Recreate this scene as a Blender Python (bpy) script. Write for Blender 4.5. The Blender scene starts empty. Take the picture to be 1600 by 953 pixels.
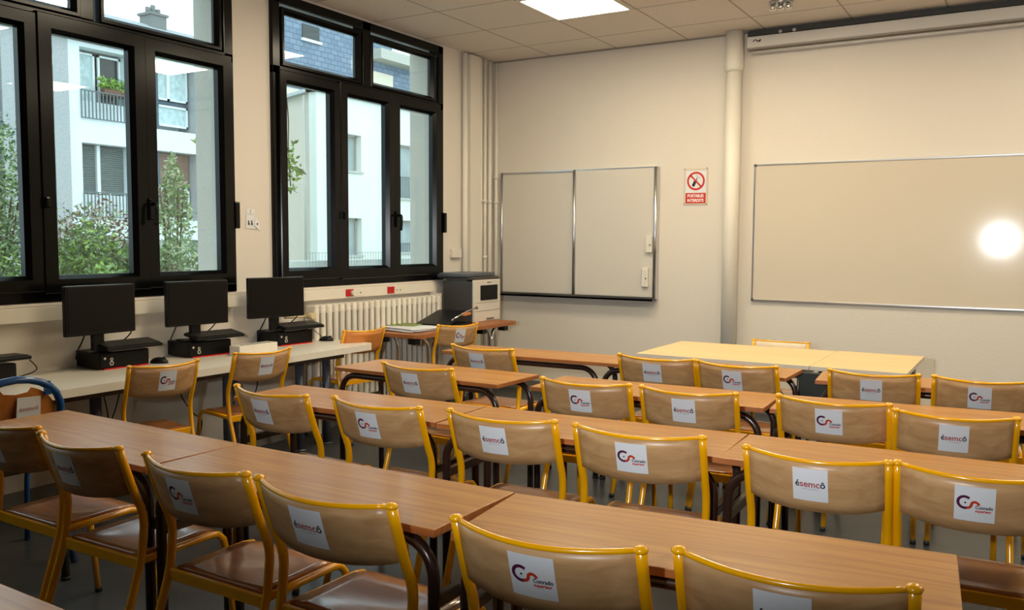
import bpy, bmesh, math, random
from mathutils import Vector, Matrix
random.seed(7)
sc = bpy.context.scene
COL = sc.collection
PI = math.pi

# ---------------------------------------------------------------- camera
F, YAW, PITCH, ROLL = 1364.28, -0.5409, -0.07175, 0.00483
CAM = Vector((4.67451, -7.42562, 1.4471))
cd = bpy.data.cameras.new('camera'); cam = bpy.data.objects.new('camera', cd); COL.objects.link(cam)
cd.sensor_fit = 'HORIZONTAL'; cd.sensor_width = 36.0; cd.lens = F * 36.0 / 1600; cd.clip_end = 300; cd.clip_start = 0.05
fwd = Vector((math.sin(YAW) * math.cos(PITCH), math.cos(YAW) * math.cos(PITCH), math.sin(PITCH)))
rt = Vector((math.cos(YAW), -math.sin(YAW), 0)); up = rt.cross(fwd)
r2 = rt * math.cos(ROLL) + up * math.sin(ROLL); u2 = -rt * math.sin(ROLL) + up * math.cos(ROLL)
M = Matrix((r2, u2, -fwd)).transposed().to_4x4(); M.translation = CAM
cam.matrix_world = M
sc.camera = cam

# ---------------------------------------------------------------- light, world, exposure
sc.view_settings.view_transform = 'Standard'; sc.view_settings.look = 'None'
sc.view_settings.gamma = 1.0; sc.view_settings.use_curve_mapping = False
sc.view_settings.exposure = 0.06
PANEL_STRENGTH = 22.0
PANEL_COLOR = (1.0, 0.86, 0.62)
FLASH_W = 330.0
w = bpy.data.worlds.new('overcast_sky'); sc.world = w; w.use_nodes = True
wn = w.node_tree; bg = wn.nodes['Background']
bg.inputs['Color'].default_value = (0.80, 0.93, 1.0, 1); bg.inputs['Strength'].default_value = 2.75
fl = bpy.data.lights.new('camera_flash', 'SPOT'); fl.shadow_soft_size = 0.034; fl.spot_size = math.radians(69); fl.spot_blend = 1.0; fl.energy = FLASH_W; fl.color = (0.92, 0.96, 1.0)
fo = bpy.data.objects.new('camera_flash', fl); COL.objects.link(fo)
fo.location = (4.20, -7.40, 1.52)
fo.scale = (1.7, 1.0, 1.0)
fo.rotation_euler = (Vector((2.6, 0, 2.1)) - Vector(fo.location)).to_track_quat('-Z', 'Y').to_euler()

# ---------------------------------------------------------------- materials
MATS = {}
def mat(name, color, rough=0.5, metal=0.0, bump=0.0, bscale=200, spec=0.5, coat=0.0, var=0.0, vscale=8, emit=None, estr=0):
    if name in MATS: return MATS[name]
    m = bpy.data.materials.new(name); m.use_nodes = True; nt = m.node_tree; b = nt.nodes['Principled BSDF']
    b.inputs['Base Color'].default_value = (*color, 1); b.inputs['Roughness'].default_value = rough
    b.inputs['Metallic'].default_value = metal; b.inputs['Specular IOR Level'].default_value = spec
    if coat: b.inputs['Coat Weight'].default_value = coat; b.inputs['Coat Roughness'].default_value = 0.1
    tc = nt.nodes.new('ShaderNodeTexCoord')
    if var:
        n = nt.nodes.new('ShaderNodeTexNoise'); n.inputs['Scale'].default_value = vscale; n.inputs['Detail'].default_value = 4
        nt.links.new(tc.outputs['Object'], n.inputs['Vector'])
        r = nt.nodes.new('ShaderNodeValToRGB'); r.color_ramp.elements[0].position = 0.3; r.color_ramp.elements[1].position = 0.7
        r.color_ramp.elements[0].color = (*[c * (1 - var) for c in color], 1); r.color_ramp.elements[1].color = (*[min(1, c * (1 + var)) for c in color], 1)
        nt.links.new(n.outputs['Fac'], r.inputs['Fac']); nt.links.new(r.outputs['Color'], b.inputs['Base Color'])
    if bump:
        n = nt.nodes.new('ShaderNodeTexNoise'); n.inputs['Scale'].default_value = bscale; n.inputs['Detail'].default_value = 3
        nt.links.new(tc.outputs['Object'], n.inputs['Vector'])
        bp = nt.nodes.new('ShaderNodeBump'); bp.inputs['Strength'].default_value = bump; bp.inputs['Distance'].default_value = 0.01
        nt.links.new(n.outputs['Fac'], bp.inputs['Height']); nt.links.new(bp.outputs['Normal'], b.inputs['Normal'])
    if emit:
        b.inputs['Emission Color'].default_value = (*emit, 1); b.inputs['Emission Strength'].default_value = estr
    MATS[name] = m
    return m

def wood(name, c1, c2, rough=0.35, axis=0, scale=3.0, stretch=14, spec=0.5, coat=0.0):
    if name in MATS: return MATS[name]
    m = bpy.data.materials.new(name); m.use_nodes = True; nt = m.node_tree; b = nt.nodes['Principled BSDF']
    b.inputs['Roughness'].default_value = rough; b.inputs['Specular IOR Level'].default_value = spec
    if coat: b.inputs['Coat Weight'].default_value = coat; b.inputs['Coat Roughness'].default_value = 0.12
    tc = nt.nodes.new('ShaderNodeTexCoord'); oi = nt.nodes.new('ShaderNodeObjectInfo')
    mp = nt.nodes.new('ShaderNodeMapping'); s = [scale * stretch] * 3; s[axis] = scale; mp.inputs['Scale'].default_value = s
    nt.links.new(tc.outputs['Object'], mp.inputs['Vector'])
    ad = nt.nodes.new('ShaderNodeVectorMath'); ad.operation = 'ADD'
    mu = nt.nodes.new('ShaderNodeMath'); mu.operation = 'MULTIPLY'; mu.inputs[1].default_value = 37
    nt.links.new(oi.outputs['Random'], mu.inputs[0])
    nt.links.new(mp.outputs['Vector'], ad.inputs[0]); nt.links.new(mu.outputs[0], ad.inputs[1])
    n = nt.nodes.new('ShaderNodeTexNoise'); n.inputs['Scale'].default_value = 1.0; n.inputs['Detail'].default_value = 5; n.inputs['Distortion'].default_value = 0.6
    nt.links.new(ad.outputs[0], n.inputs['Vector'])
    r = nt.nodes.new('ShaderNodeValToRGB'); r.color_ramp.elements[0].position = 0.32; r.color_ramp.elements[1].position = 0.68
    r.color_ramp.elements[0].color = (*c1, 1); r.color_ramp.elements[1].color = (*c2, 1)
    nt.links.new(n.outputs['Fac'], r.inputs['Fac']); nt.links.new(r.outputs['Color'], b.inputs['Base Color'])
    MATS[name] = m
    return m

def srgb(r, g, b):
    f = lambda c: (c / 255 / 12.92) if c / 255 <= 0.04045 else ((c / 255 + 0.055) / 1.055) ** 2.4
    return (f(r), f(g), f(b))

WALL = mat('painted_wall', srgb(224, 216, 203), 0.62, bump=0.18, bscale=70, spec=0.3)
WALLW = mat('painted_window_wall', srgb(222, 215, 204), 0.6, bump=0.2, bscale=60, spec=0.3)
EXTW = mat('outer_render', srgb(196, 194, 186), 0.8, bump=0.4, bscale=40)
BLACK = mat('black_aluminium', (0.0025, 0.0025, 0.0022), 0.2, spec=0.22)
RUBBER = mat('black_rubber', (0.01, 0.01, 0.01), 0.6)
YEL = mat('yellow_enamel', srgb(244, 172, 0), 0.22, spec=0.6, coat=0.4)
BLUE = mat('blue_enamel', srgb(24, 78, 140), 0.25, coat=0.3)
PLY = wood('beech_plywood', srgb(182, 138, 90), srgb(206, 164, 115), 0.36, 0, 3, 10)
PLYO = wood('orange_plywood', srgb(196, 118, 50), srgb(212, 136, 66), 0.34, 0, 3, 10)
PLYP = wood('pale_plywood', srgb(220, 200, 168), srgb(228, 210, 180), 0.4, 0, 3, 10)
SEAT = wood('seat_plywood', srgb(158, 98, 50), srgb(182, 120, 68), 0.28, 0, 3, 10, coat=0.8)
TOPW = wood('table_laminate', srgb(166, 108, 46), srgb(192, 137, 64), 0.34, 0, 2.2, 22, coat=0.15)
EDGE = wood('table_edge', srgb(150, 88, 42), srgb(172, 106, 54), 0.45, 0, 3, 14)
PALE = wood('pale_laminate', srgb(226, 190, 134), srgb(236, 202, 148), 0.4, 0, 1.5, 12)
PALEE = mat('pale_edging', srgb(214, 204, 188), 0.5)
BROWN = mat('brown_enamel', srgb(48, 30, 24), 0.25, spec=0.6)
WHITE = mat('white_paper', srgb(226, 228, 230), 0.6)
WHITEP = mat('white_plastic', srgb(228, 222, 208), 0.4)
DESKW = mat('white_melamine', srgb(224, 218, 204), 0.35)
RADW = mat('radiator_enamel', srgb(226, 220, 206), 0.35)
GREYM = mat('grey_steel', srgb(96, 100, 112), 0.35, metal=0.4)
CHROME = mat('chrome', (0.75, 0.75, 0.75), 0.12, metal=1)
ALU = mat('aluminium', (0.62, 0.63, 0.64), 0.28, metal=1)
DALU = mat('dark_aluminium', (0.16, 0.16, 0.16), 0.35, metal=0.8)
BOARD = mat('whiteboard_enamel', srgb(214, 204, 186), 0.085, spec=0.5)
BOARDL = mat('whiteboard_matt', srgb(214, 208, 196), 0.42, spec=0.4)
DBLACK = mat('black_plastic', (0.005, 0.005, 0.005), 0.4, spec=0.25)
SCREENM = mat('black_screen', (0.005, 0.005, 0.005), 0.35, spec=0.2)
RED = mat('red_plastic', srgb(190, 22, 18), 0.4)
REDINK = mat('red_ink', srgb(206, 40, 26), 0.5)
REDLOGO = mat('red_orange_ink', srgb(196, 60, 30), 0.5)
PURPLE = mat('purple_ink', srgb(84, 22, 62), 0.5)
NAVY = mat('dark_ink', srgb(34, 30, 52), 0.5)
GREYINK = mat('grey_ink', srgb(150, 146, 150), 0.5)
BLACKINK = mat('black_ink', (0.01, 0.01, 0.01), 0.5)
WINK = mat('white_ink', (0.85, 0.85, 0.85), 0.5)
GREEN = mat('green_cover', srgb(120, 140, 60), 0.5, var=0.4, vscale=30)
PRGREY = mat('dark_grey_plastic', srgb(62, 62, 62), 0.5)
PRWHITE = mat('printer_white', srgb(216, 210, 198), 0.45)

def floor_mat():
    m = mat('grey_linoleum', srgb(58, 61, 64), 0.3, var=0.18, vscale=9, bump=0.05, bscale=40)
    return m
FLOORM = floor_mat()

def ceiling_mat():
    m = bpy.data.materials.new('ceiling_tiles'); m.use_nodes = True; nt = m.node_tree; b = nt.nodes['Principled BSDF']; b.inputs['Roughness'].default_value = 0.85
    tc = nt.nodes.new('ShaderNodeTexCoord'); sp = nt.nodes.new('ShaderNodeSeparateXYZ'); nt.links.new(tc.outputs['Object'], sp.inputs[0])
    outs = []
    for ax, off in (('X', 0.6355), ('Y', -0.4814)):
        a = nt.nodes.new('ShaderNodeMath'); a.operation = 'SUBTRACT'; a.inputs[1].default_value = off; nt.links.new(sp.outputs[ax], a.inputs[0])
        d = nt.nodes.new('ShaderNodeMath'); d.operation = 'DIVIDE'; d.inputs[1].default_value = 0.678; nt.links.new(a.outputs[0], d.inputs[0])
        f = nt.nodes.new('ShaderNodeMath'); f.operation = 'FRACT'; nt.links.new(d.outputs[0], f.inputs[0])
        s = nt.nodes.new('ShaderNodeMath'); s.operation = 'SUBTRACT'; s.inputs[1].default_value = 0.5; nt.links.new(f.outputs[0], s.inputs[0])
        ab = nt.nodes.new('ShaderNodeMath'); ab.operation = 'ABSOLUTE'; nt.links.new(s.outputs[0], ab.inputs[0]); outs.append(ab)
    mx = nt.nodes.new('ShaderNodeMath'); mx.operation = 'MAXIMUM'; nt.links.new(outs[0].outputs[0], mx.inputs[0]); nt.links.new(outs[1].outputs[0], mx.inputs[1])
    g = nt.nodes.new('ShaderNodeMath'); g.operation = 'GREATER_THAN'; g.inputs[1].default_value = 0.488; nt.links.new(mx.outputs[0], g.inputs[0])
    n = nt.nodes.new('ShaderNodeTexNoise'); n.inputs['Scale'].default_value = 60; nt.links.new(tc.outputs['Object'], n.inputs['Vector'])
    r = nt.nodes.new('ShaderNodeValToRGB'); r.color_ramp.elements[0].position = .3; r.color_ramp.elements[1].position = .7
    r.color_ramp.elements[0].color = (*srgb(222, 214, 204), 1); r.color_ramp.elements[1].color = (*srgb(230, 222, 212), 1)
    nt.links.new(n.outputs['Fac'], r.inputs['Fac'])
    mi = nt.nodes.new('ShaderNodeMix'); mi.data_type = 'RGBA'; nt.links.new(g.outputs[0], mi.inputs['Factor'])
    nt.links.new(r.outputs['Color'], mi.inputs['A']); mi.inputs['B'].default_value = (*srgb(176, 166, 156), 1)
    nt.links.new(mi.outputs['Result'], b.inputs['Base Color'])
    return m
CEILM = ceiling_mat()

def glass_mat():
    m = bpy.data.materials.new('window_glass'); m.use_nodes = True; nt = m.node_tree; nt.nodes.clear()
    o = nt.nodes.new('ShaderNodeOutputMaterial'); t = nt.nodes.new('ShaderNodeBsdfTransparent'); t.inputs['Color'].default_value = (0.90, 0.95, 0.94, 1)
    g = nt.nodes.new('ShaderNodeBsdfGlossy'); g.inputs['Roughness'].default_value = 0.0
    ge = nt.nodes.new('ShaderNodeNewGeometry'); dt = nt.nodes.new('ShaderNodeVectorMath'); dt.operation = 'DOT_PRODUCT'
    nt.links.new(ge.outputs['Incoming'], dt.inputs[0]); nt.links.new(ge.outputs['Normal'], dt.inputs[1])
    ab = nt.nodes.new('ShaderNodeMath'); ab.operation = 'ABSOLUTE'; nt.links.new(dt.outputs['Value'], ab.inputs[0])
    om = nt.nodes.new('ShaderNodeMath'); om.operation = 'SUBTRACT'; om.inputs[0].default_value = 1.0; nt.links.new(ab.outputs[0], om.inputs[1])
    pw = nt.nodes.new('ShaderNodeMath'); pw.operation = 'POWER'; pw.inputs[1].default_value = 5.0; nt.links.new(om.outputs[0], pw.inputs[0])
    f = nt.nodes.new('ShaderNodeMath'); f.operation = 'MULTIPLY_ADD'; f.inputs[1].default_value = 0.94; f.inputs[2].default_value = 0.06; nt.links.new(pw.outputs[0], f.inputs[0])
    mx = nt.nodes.new('ShaderNodeMixShader'); nt.links.new(f.outputs[0], mx.inputs[0]); nt.links.new(t.outputs[0], mx.inputs[1]); nt.links.new(g.outputs[0], mx.inputs[2])
    nt.links.new(mx.outputs[0], o.inputs[0]); return m
GLASS = glass_mat()

# ---------------------------------------------------------------- mesh helpers
def box(bm, a, b, mi=0, bevel=0.0):
    x0, y0, z0 = (min(a[i], b[i]) for i in range(3)); x1, y1, z1 = (max(a[i], b[i]) for i in range(3))
    vs = [bm.verts.new((x, y, z)) for z in (z0, z1) for y in (y0, y1) for x in (x0, x1)]
    fs = []
    for q in ((0, 2, 3, 1), (4, 5, 7, 6), (0, 1, 5, 4), (2, 6, 7, 3), (0, 4, 6, 2), (1, 3, 7, 5)):
        f = bm.faces.new([vs[i] for i in q]); f.material_index = mi; fs.append(f)
    if bevel:
        es = list({e for f in fs for e in f.edges})
        r = bmesh.ops.bevel(bm, geom=es, offset=bevel, segments=2, affect='EDGES', profile=0.5)
        for f in r['faces']: f.material_index = mi
    return vs
def tube(bm, pts, r, seg=10, mi=0, cap=True, closed=False):
    pts = [Vector(p) for p in pts]; n = len(pts); rad = r if isinstance(r, (list, tuple)) else [r] * n
    rings = []; prev = None
    for i, p in enumerate(pts):
        if closed: d = pts[(i + 1) % n] - pts[i - 1]
        elif i == 0: d = pts[1] - p
        elif i == n - 1: d = p - pts[i - 1]
        else: d = (pts[i + 1] - p).normalized() + (p - pts[i - 1]).normalized()
        d.normalize()
        if prev is None:
            a = Vector((0, 0, 1)) if abs(d.z) < 0.9 else Vector((1, 0, 0)); nx = d.cross(a).normalized()
        else:
            nx = (prev - d * prev.dot(d)).normalized()
        prev = nx; ny = d.cross(nx)
        rings.append([bm.verts.new(p + (nx * math.cos(t) + ny * math.sin(t)) * rad[i]) for t in [2 * PI * k / seg for k in range(seg)]])
    m = n if closed else n - 1
    for i in range(m):
        a, b = rings[i], rings[(i + 1) % n]
        for k in range(seg):
            f = bm.faces.new((a[k], a[(k + 1) % seg], b[(k + 1) % seg], b[k])); f.smooth = True; f.material_index = mi
    if cap and not closed:
        f = bm.faces.new(rings[0][::-1]); f.material_index = mi
        f = bm.faces.new(rings[-1]); f.material_index = mi
def arc(c, r, a0, a1, n, plane):
    out = []
    for i in range(n + 1):
        a = a0 + (a1 - a0) * i / n; u, v = r * math.cos(a), r * math.sin(a)
        out.append({'xz': (c[0] + u, c[1], c[2] + v), 'yz': (c[0], c[1] + u, c[2] + v), 'xy': (c[0] + u, c[1] + v, c[2])}[plane])
    return out
def smooth_path(pts, k=6):
    P = [Vector(p) for p in pts]; out = []
    for i in range(len(P) - 1):
        p0 = P[max(i - 1, 0)]; p1 = P[i]; p2 = P[i + 1]; p3 = P[min(i + 2, len(P) - 1)]
        for j in range(k):
            t = j / k
            out.append(0.5 * ((2 * p1) + (-p0 + p2) * t + (2 * p0 - 5 * p1 + 4 * p2 - p3) * t * t + (-p0 + 3 * p1 - 3 * p2 + p3) * t ** 3))
    out.append(P[-1]); return out
def ball(bm, c, r, sz=1.0, mi=0, u=12, v=8):
    g = bmesh.ops.create_uvsphere(bm, u_segments=u, v_segments=v, radius=r)
    for q in g['verts']: q.co = Vector((q.co.x, q.co.y, q.co.z * sz)) + Vector(c)
    for f in {f for q in g['verts'] for f in q.link_faces}: f.smooth = True; f.material_index = mi
def cyl(bm, a, b, r, seg=20, mi=0): tube(bm, [a, b], r, seg, mi)
def prism(bm, outline, z0, z1, mi=0, bevel=0.0):
    a = [bm.verts.new((x, y, z0)) for x, y in outline]; b = [bm.verts.new((x, y, z1)) for x, y in outline]; n = len(a)
    fs = [bm.faces.new(a[::-1]), bm.faces.new(b)]
    for i in range(n): fs.append(bm.faces.new((a[i], a[(i + 1) % n], b[(i + 1) % n], b[i])))
    for f in fs: f.material_index = mi
    return fs
def rrect(x0, y0, x1, y1, r, n=5):
    o = []
    for cx, cy, a in ((x1 - r, y1 - r, 0), (x0 + r, y1 - r, PI / 2), (x0 + r, y0 + r, PI), (x1 - r, y0 + r, 1.5 * PI)):
        for i in range(n + 1): o.append((cx + r * math.cos(a + i * PI / 2 / n), cy + r * math.sin(a + i * PI / 2 / n)))
    return o
def obj(name, bm, mats, parent=None, label=None, kind=None):
    bmesh.ops.recalc_face_normals(bm, faces=bm.faces)
    me = bpy.data.meshes.new(name); bm.to_mesh(me); bm.free()
    for m in (mats if isinstance(mats, (list, tuple)) else [mats]): me.materials.append(m)
    o = bpy.data.objects.new(name, me); COL.objects.link(o)
    if parent: o.parent = parent
    if label: o['label'] = label
    if kind: o['kind'] = kind
    return o
def thing(name, label, cat, loc=(0, 0, 0), rz=0, group=None, scale=None):
    o = bpy.data.objects.new(name, None); COL.objects.link(o); o.location = loc; o.rotation_euler = (0, 0, rz); o.empty_display_size = 0.1
    o['label'] = label; o['category'] = cat
    if group: o['group'] = group
    if scale: o.scale = scale
    return o
def tag(o, label, cat, group=None):
    o['label'] = label; o['category'] = cat
    if group: o['group'] = group
    return o
def dup(root, loc, rz, label, group=None, scale=None):
    def cp(o, par):
        c = o.copy(); COL.objects.link(c); c.parent = par
        for ch in list(o.children): cp(ch, c)
        return c
    r = cp(root, None); r.location = loc; r.rotation_euler = (0, 0, rz); r['label'] = label
    if group: r['group'] = group
    if scale: r.scale = scale
    return r
def B(): return bmesh.new()

def text_polys(s, size, bold=0.0, center=True):
    """flat glyph triangles of a text, as (list of verts, list of faces)"""
    cu = bpy.data.curves.new('txt', 'FONT'); cu.body = s; cu.size = size; cu.offset = bold; cu.resolution_u = 3
    if center: cu.align_x = 'CENTER'
    o = bpy.data.objects.new('txt', cu); COL.objects.link(o)
    me = bpy.data.meshes.new_from_object(o)
    b = bmesh.new(); b.from_mesh(me); bmesh.ops.triangulate(b, faces=b.faces)
    b.verts.ensure_lookup_table(); vs = [v.co.copy() for v in b.verts]; fs = [[v.index for v in f.verts] for f in b.faces]
    b.free(); bpy.data.objects.remove(o); bpy.data.meshes.remove(me); bpy.data.curves.remove(cu)
    return vs, fs
def add_text(bm, s, size, fn, mi=0, dx=0, dy=0, bold=0.0, center=True, sx=1.0, mifn=None):
    vs, fs = text_polys(s, size, bold, center)
    nv = [bm.verts.new(fn(v.x * sx + dx, v.y + dy)) for v in vs]
    for f in fs:
        try: q = bm.faces.new([nv[i] for i in f])
        except ValueError: continue
        q.material_index = mifn(sum(vs[i].x for i in f) / 3) if mifn else mi
def add_stroke(bm, pts, wd, fn, mi=0):
    n = len(pts); L = []
    for i in range(n):
        a = Vector(pts[max(i - 1, 0)]); b = Vector(pts[min(i + 1, n - 1)]); d = (b - a).normalized(); nn = Vector((-d.y, d.x)) * wd / 2; p = Vector(pts[i])
        L.append((bm.verts.new(fn(*(p + nn))), bm.verts.new(fn(*(p - nn)))))
    for i in range(n - 1):
        f = bm.faces.new((L[i][0], L[i][1], L[i + 1][1], L[i + 1][0])); f.material_index = mi if not callable(mi) else mi(i / (n - 1))
def add_disc(bm, c, r, fn, mi=0, n=16, sx=1):
    vs = [bm.verts.new(fn(c[0] + sx * r * math.cos(2 * PI * i / n), c[1] + r * math.sin(2 * PI * i / n))) for i in range(n)]
    bm.faces.new(vs).material_index = mi
def add_poly(bm, pts, fn, mi=0):
    bm.faces.new([bm.verts.new(fn(*p)) for p in pts]).material_index = mi
def art(name, bm, mats, parent=None, label=None):
    me = bpy.data.meshes.new(name); bm.to_mesh(me); bm.free()
    for m in mats: me.materials.append(m)
    o = bpy.data.objects.new(name, me); COL.objects.link(o)
    if parent: o.parent = parent
    if label: o['label'] = label
    return o

# ---------------------------------------------------------------- the room
H = 3.215
XR, YB = 8.6, -10.2
WT = 0.32
W2 = (-2.965, -0.91); W1 = (-5.37, -3.315)
W0 = (-7.775, -5.72); WZ = (-10.18, -8.125)
SILL, HEAD = 1.105, 3.19
b = B(); box(b, (-WT, YB - 0.2, -0.1), (XR + 0.2, 0.2, 0)); obj('floor', b, FLOORM, kind='structure')
b = B(); box(b, (-WT, YB - 0.2, H), (XR + 0.2, 0.2, H + 0.15)); obj('ceiling', b, CEILM, kind='structure')
b = B(); box(b, (-WT, 0, 0), (XR + 0.2, 0.2, H)); obj('wall_back', b, WALL, kind='structure')
b = B(); box(b, (XR, YB, 0), (XR + 0.2, 0, H)); obj('wall_right', b, mat('beige_side_wall', srgb(178, 164, 146), 0.8), kind='structure')
b = B(); box(b, (-WT, YB - 0.2, 0), (XR + 0.2, YB, H)); obj('wall_front', b, mat('brown_rear_wall', srgb(120, 100, 84), 0.8), kind='structure')
b = B(); ys = [YB, *W0, *W1, *W2, 0.0]
wins = [W0, W1, W2]; edges = [YB] + [v for q in wins for v in q] + [0.0]
for i in range(0, len(edges), 2): box(b, (-WT, edges[i], 0), (0, edges[i + 1], H))
for q in wins:
    box(b, (-WT, q[0], 0), (0, q[1], SILL)); box(b, (-WT, q[0], HEAD), (0, q[1], H))
obj('wall_left', b, WALLW, kind='structure')
# outer rendered skin of the wall, seen through the glass as the reveal
b = B()
for i in range(0, len(edges), 2): box(b, (-WT - 0.03, edges[i] - 0.0, -0.4), (-WT, edges[i + 1], H + 1))
for q in wins: box(b, (-WT - 0.03, q[0], -0.4), (-WT, q[1], SILL - 0.02))
for q in wins:
    box(b, (-WT, q[0] - 0.0, SILL), (-0.075, q[0] + 0.008, HEAD)); box(b, (-WT, q[1] - 0.03, SILL), (-0.075, q[1], HEAD))
obj('wall_outer', b, EXTW, kind='structure')
b = B(); box(b, (0.0, -0.012, 0.0), (XR, 0, 0.09)); obj('baseboard_back', b, mat('baseboard_paint', srgb(120, 118, 112), 0.5), kind='structure')
b = B(); box(b, (0.0, YB, 0.0), (0.012, -0.012, 0.09)); obj('baseboard_left', b, MATS['baseboard_paint'], kind='structure')
# slim shadow gap trim under the ceiling on the back wall
b = B(); box(b, (0.0, -0.02, H - 0.012), (XR, 0, H)); obj('trim_1', b, mat('ceiling_angle', srgb(150, 142, 132), 0.5), kind='structure')

# ---------------------------------------------------------------- windows
def window(n, y0, y1):
    f = B(); T = 0.0
    # outer frame
    xo0, xo1 = -0.075, 0.03
    tz0, tz1 = 2.568 + 0.055, 2.732 - 0.045
    box(f, (xo0, y0, SILL), (xo1, y0 + 0.075, HEAD), bevel=0.006); box(f, (xo0, y1 - 0.075, SILL), (xo1, y1, HEAD), bevel=0.006)
    box(f, (xo0, y0, SILL), (xo1, y1, SILL + 0.075), bevel=0.006); box(f, (xo0, y0, HEAD - 0.07), (xo1, y1, HEAD), bevel=0.006)
    box(f, (xo0, y0, tz0), (xo1, y1, tz1), bevel=0.006)
    ym = (y0 + 2.965) - 1.957
    box(f, (xo0, ym - 0.05, tz1), (xo1, ym + 0.05, HEAD), bevel=0.006)
    fr = obj('window_%d' % n, f, BLACK, kind='structure')
    d = y0 + 2.965 + (0.035 if n > 1 else 0.0)
    def sash(ya, yb, za, zb, wd, name, raised=0.055):
        ya -= 0.02
        s = B()
        # stiles and rails with a chamfered inner edge
        o = [(ya - wd, za - wd), (yb + wd, za - wd), (yb + wd, zb + wd), (ya - wd, zb + wd)]
        i1 = [(ya - 0.022, za - 0.022), (yb + 0.022, za - 0.022), (yb + 0.022, zb + 0.022), (ya - 0.022, zb + 0.022)]
        i2 = [(ya, za), (yb, za), (yb, zb), (ya, zb)]
        lay = [(o, -0.04), (o, raised - 0.006), ([(ya - wd + .006, za - wd + .006), (yb + wd - .006, za - wd + .006), (yb + wd - .006, zb + wd - .006), (ya - wd + .006, zb + wd - .006)], raised), (i1, raised), (i2, raised - 0.03), (i2, -0.016), ([(ya - wd * .5, za - wd * .5), (yb + wd * .5, za - wd * .5), (yb + wd * .5, zb + wd * .5), (ya - wd * .5, zb + wd * .5)], -0.04)]
        rings = [[s.verts.new((x, p[0], p[1])) for p in l] for l, x in lay]
        for a in range(len(rings)):
            r0, r1 = rings[a], rings[(a + 1) % len(rings)]
            for k in range(4): s.faces.new((r0[k], r0[(k + 1) % 4], r1[(k + 1) % 4], r1[k]))
        so = obj(name, s, BLACK, fr)
        g = B(); box(g, (-0.012, ya - 0.004, za - 0.004), (-0.008, yb + 0.004, zb + 0.004)); obj('pane', g, GLASS, so)
        return so
    sash(-2.81 + d, -2.07 + d, 2.732, 3.054, 0.045, 'top_light', 0.035)
    sash(-1.843 + d, -1.08 + d, 2.732, 3.054, 0.045, 'top_light', 0.035)
    a = sash(-2.815 + d, -2.385 + d, 1.253, 2.568, 0.088, 'casement')
    c = sash(-2.175 + d, -1.73 + d, 1.253, 2.568, 0.1, 'casement')
    e = sash(-1.525 + d, -1.072 + d, 1.253, 2.568, 0.095, 'casement')
    # lever handle on the meeting stile
    h = B(); yh = -1.625 + d
    box(h, (0.055, yh - 0.017, 1.57), (0.072, yh + 0.017, 1.70), bevel=0.006); tube(h, smooth_path([(0.07, yh, 1.665), (0.105, yh, 1.665), (0.115, yh - 0.005, 1.63), (0.115, yh - 0.012, 1.54)], 4), 0.011, 8)
    obj('handle', h, BLACK, e)
    h = B(); yh = -2.28 + d; box(h, (0.055, yh - 0.015, 1.62), (0.085, yh + 0.015, 1.68), bevel=0.008); obj('latch', h, BLACK, a)
    for z in (1.62,):
        h = B(); box(h, (0.02, y1 - 0.03, z - 0.09), (0.062, y1 + 0.012, z + 0.09), bevel=0.008); obj('hinge', h, BLACK, fr)
    return fr
window(1, *W2); window(2, *W1); window(3, *W0)

# ---------------------------------------------------------------- ceiling panels
def panel(i, j, label):
    x0 = 0.6355 + 0.678 * i; y1 = -0.4814 - 0.678 * j; cx, cy = x0 + 0.339, y1 - 0.339
    t = thing('ceiling_light', label, 'ceiling light', (cx, cy, H - 0.012), 0, 'square ceiling light panels')
    f = B(); s = 0.325; k = 0.30
    for a, c in (((-s, -s), (s, -k)), ((-s, k), (s, s)), ((-s, -k), (-k, k)), ((k, -k), (s, k))): box(f, (a[0], a[1], 0), (c[0], c[1], 0.012))
    obj('frame', f, WHITEP, t)
    q = B(); box(q, (-k, -k, 0.002), (k, k, 0.010)); obj('diffuser', q, LAMP, t)
    return t
LAMP = mat('lamp_diffuser', (0.9, 0.9, 0.88), 0.5, emit=PANEL_COLOR, estr=PANEL_STRENGTH)
panel(1, 1, 'glowing square ceiling panel cut off by the top edge of the photo')
for i, j in ((3, 1), (6, 1), (9, 1), (1, 4), (3, 4), (6, 4), (9, 4)):
    panel(i, j, 'glowing square ceiling panel seen only mirrored in the window glass')

# ceiling fitting above the front table, three chrome heads
t = thing('ceiling_spotlight', 'small chrome ceiling fitting with three round heads near the wide screen housing', 'spotlight', (2.985, -0.80, H))
q = B(); cyl(q, (0, 0, -0.018), (0, 0, 0), 0.085, 28); obj('base', q, ALU, t)
for k in range(3):
    a = -0.54 + (k - 1) * 0.0; q = B(); px = (k - 1) * 0.062
    c = (px * math.cos(0.35), -px * math.sin(0.0) - 0.0, -0.03)
    tube(q, [(c[0], c[1], -0.016), (c[0], c[1], -0.03), (c[0], c[1], -0.045), (c[0], c[1], -0.055)], [0.012, 0.026, 0.028, 0.02], 14); obj('lamp_head', q, CHROME, t)

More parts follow.
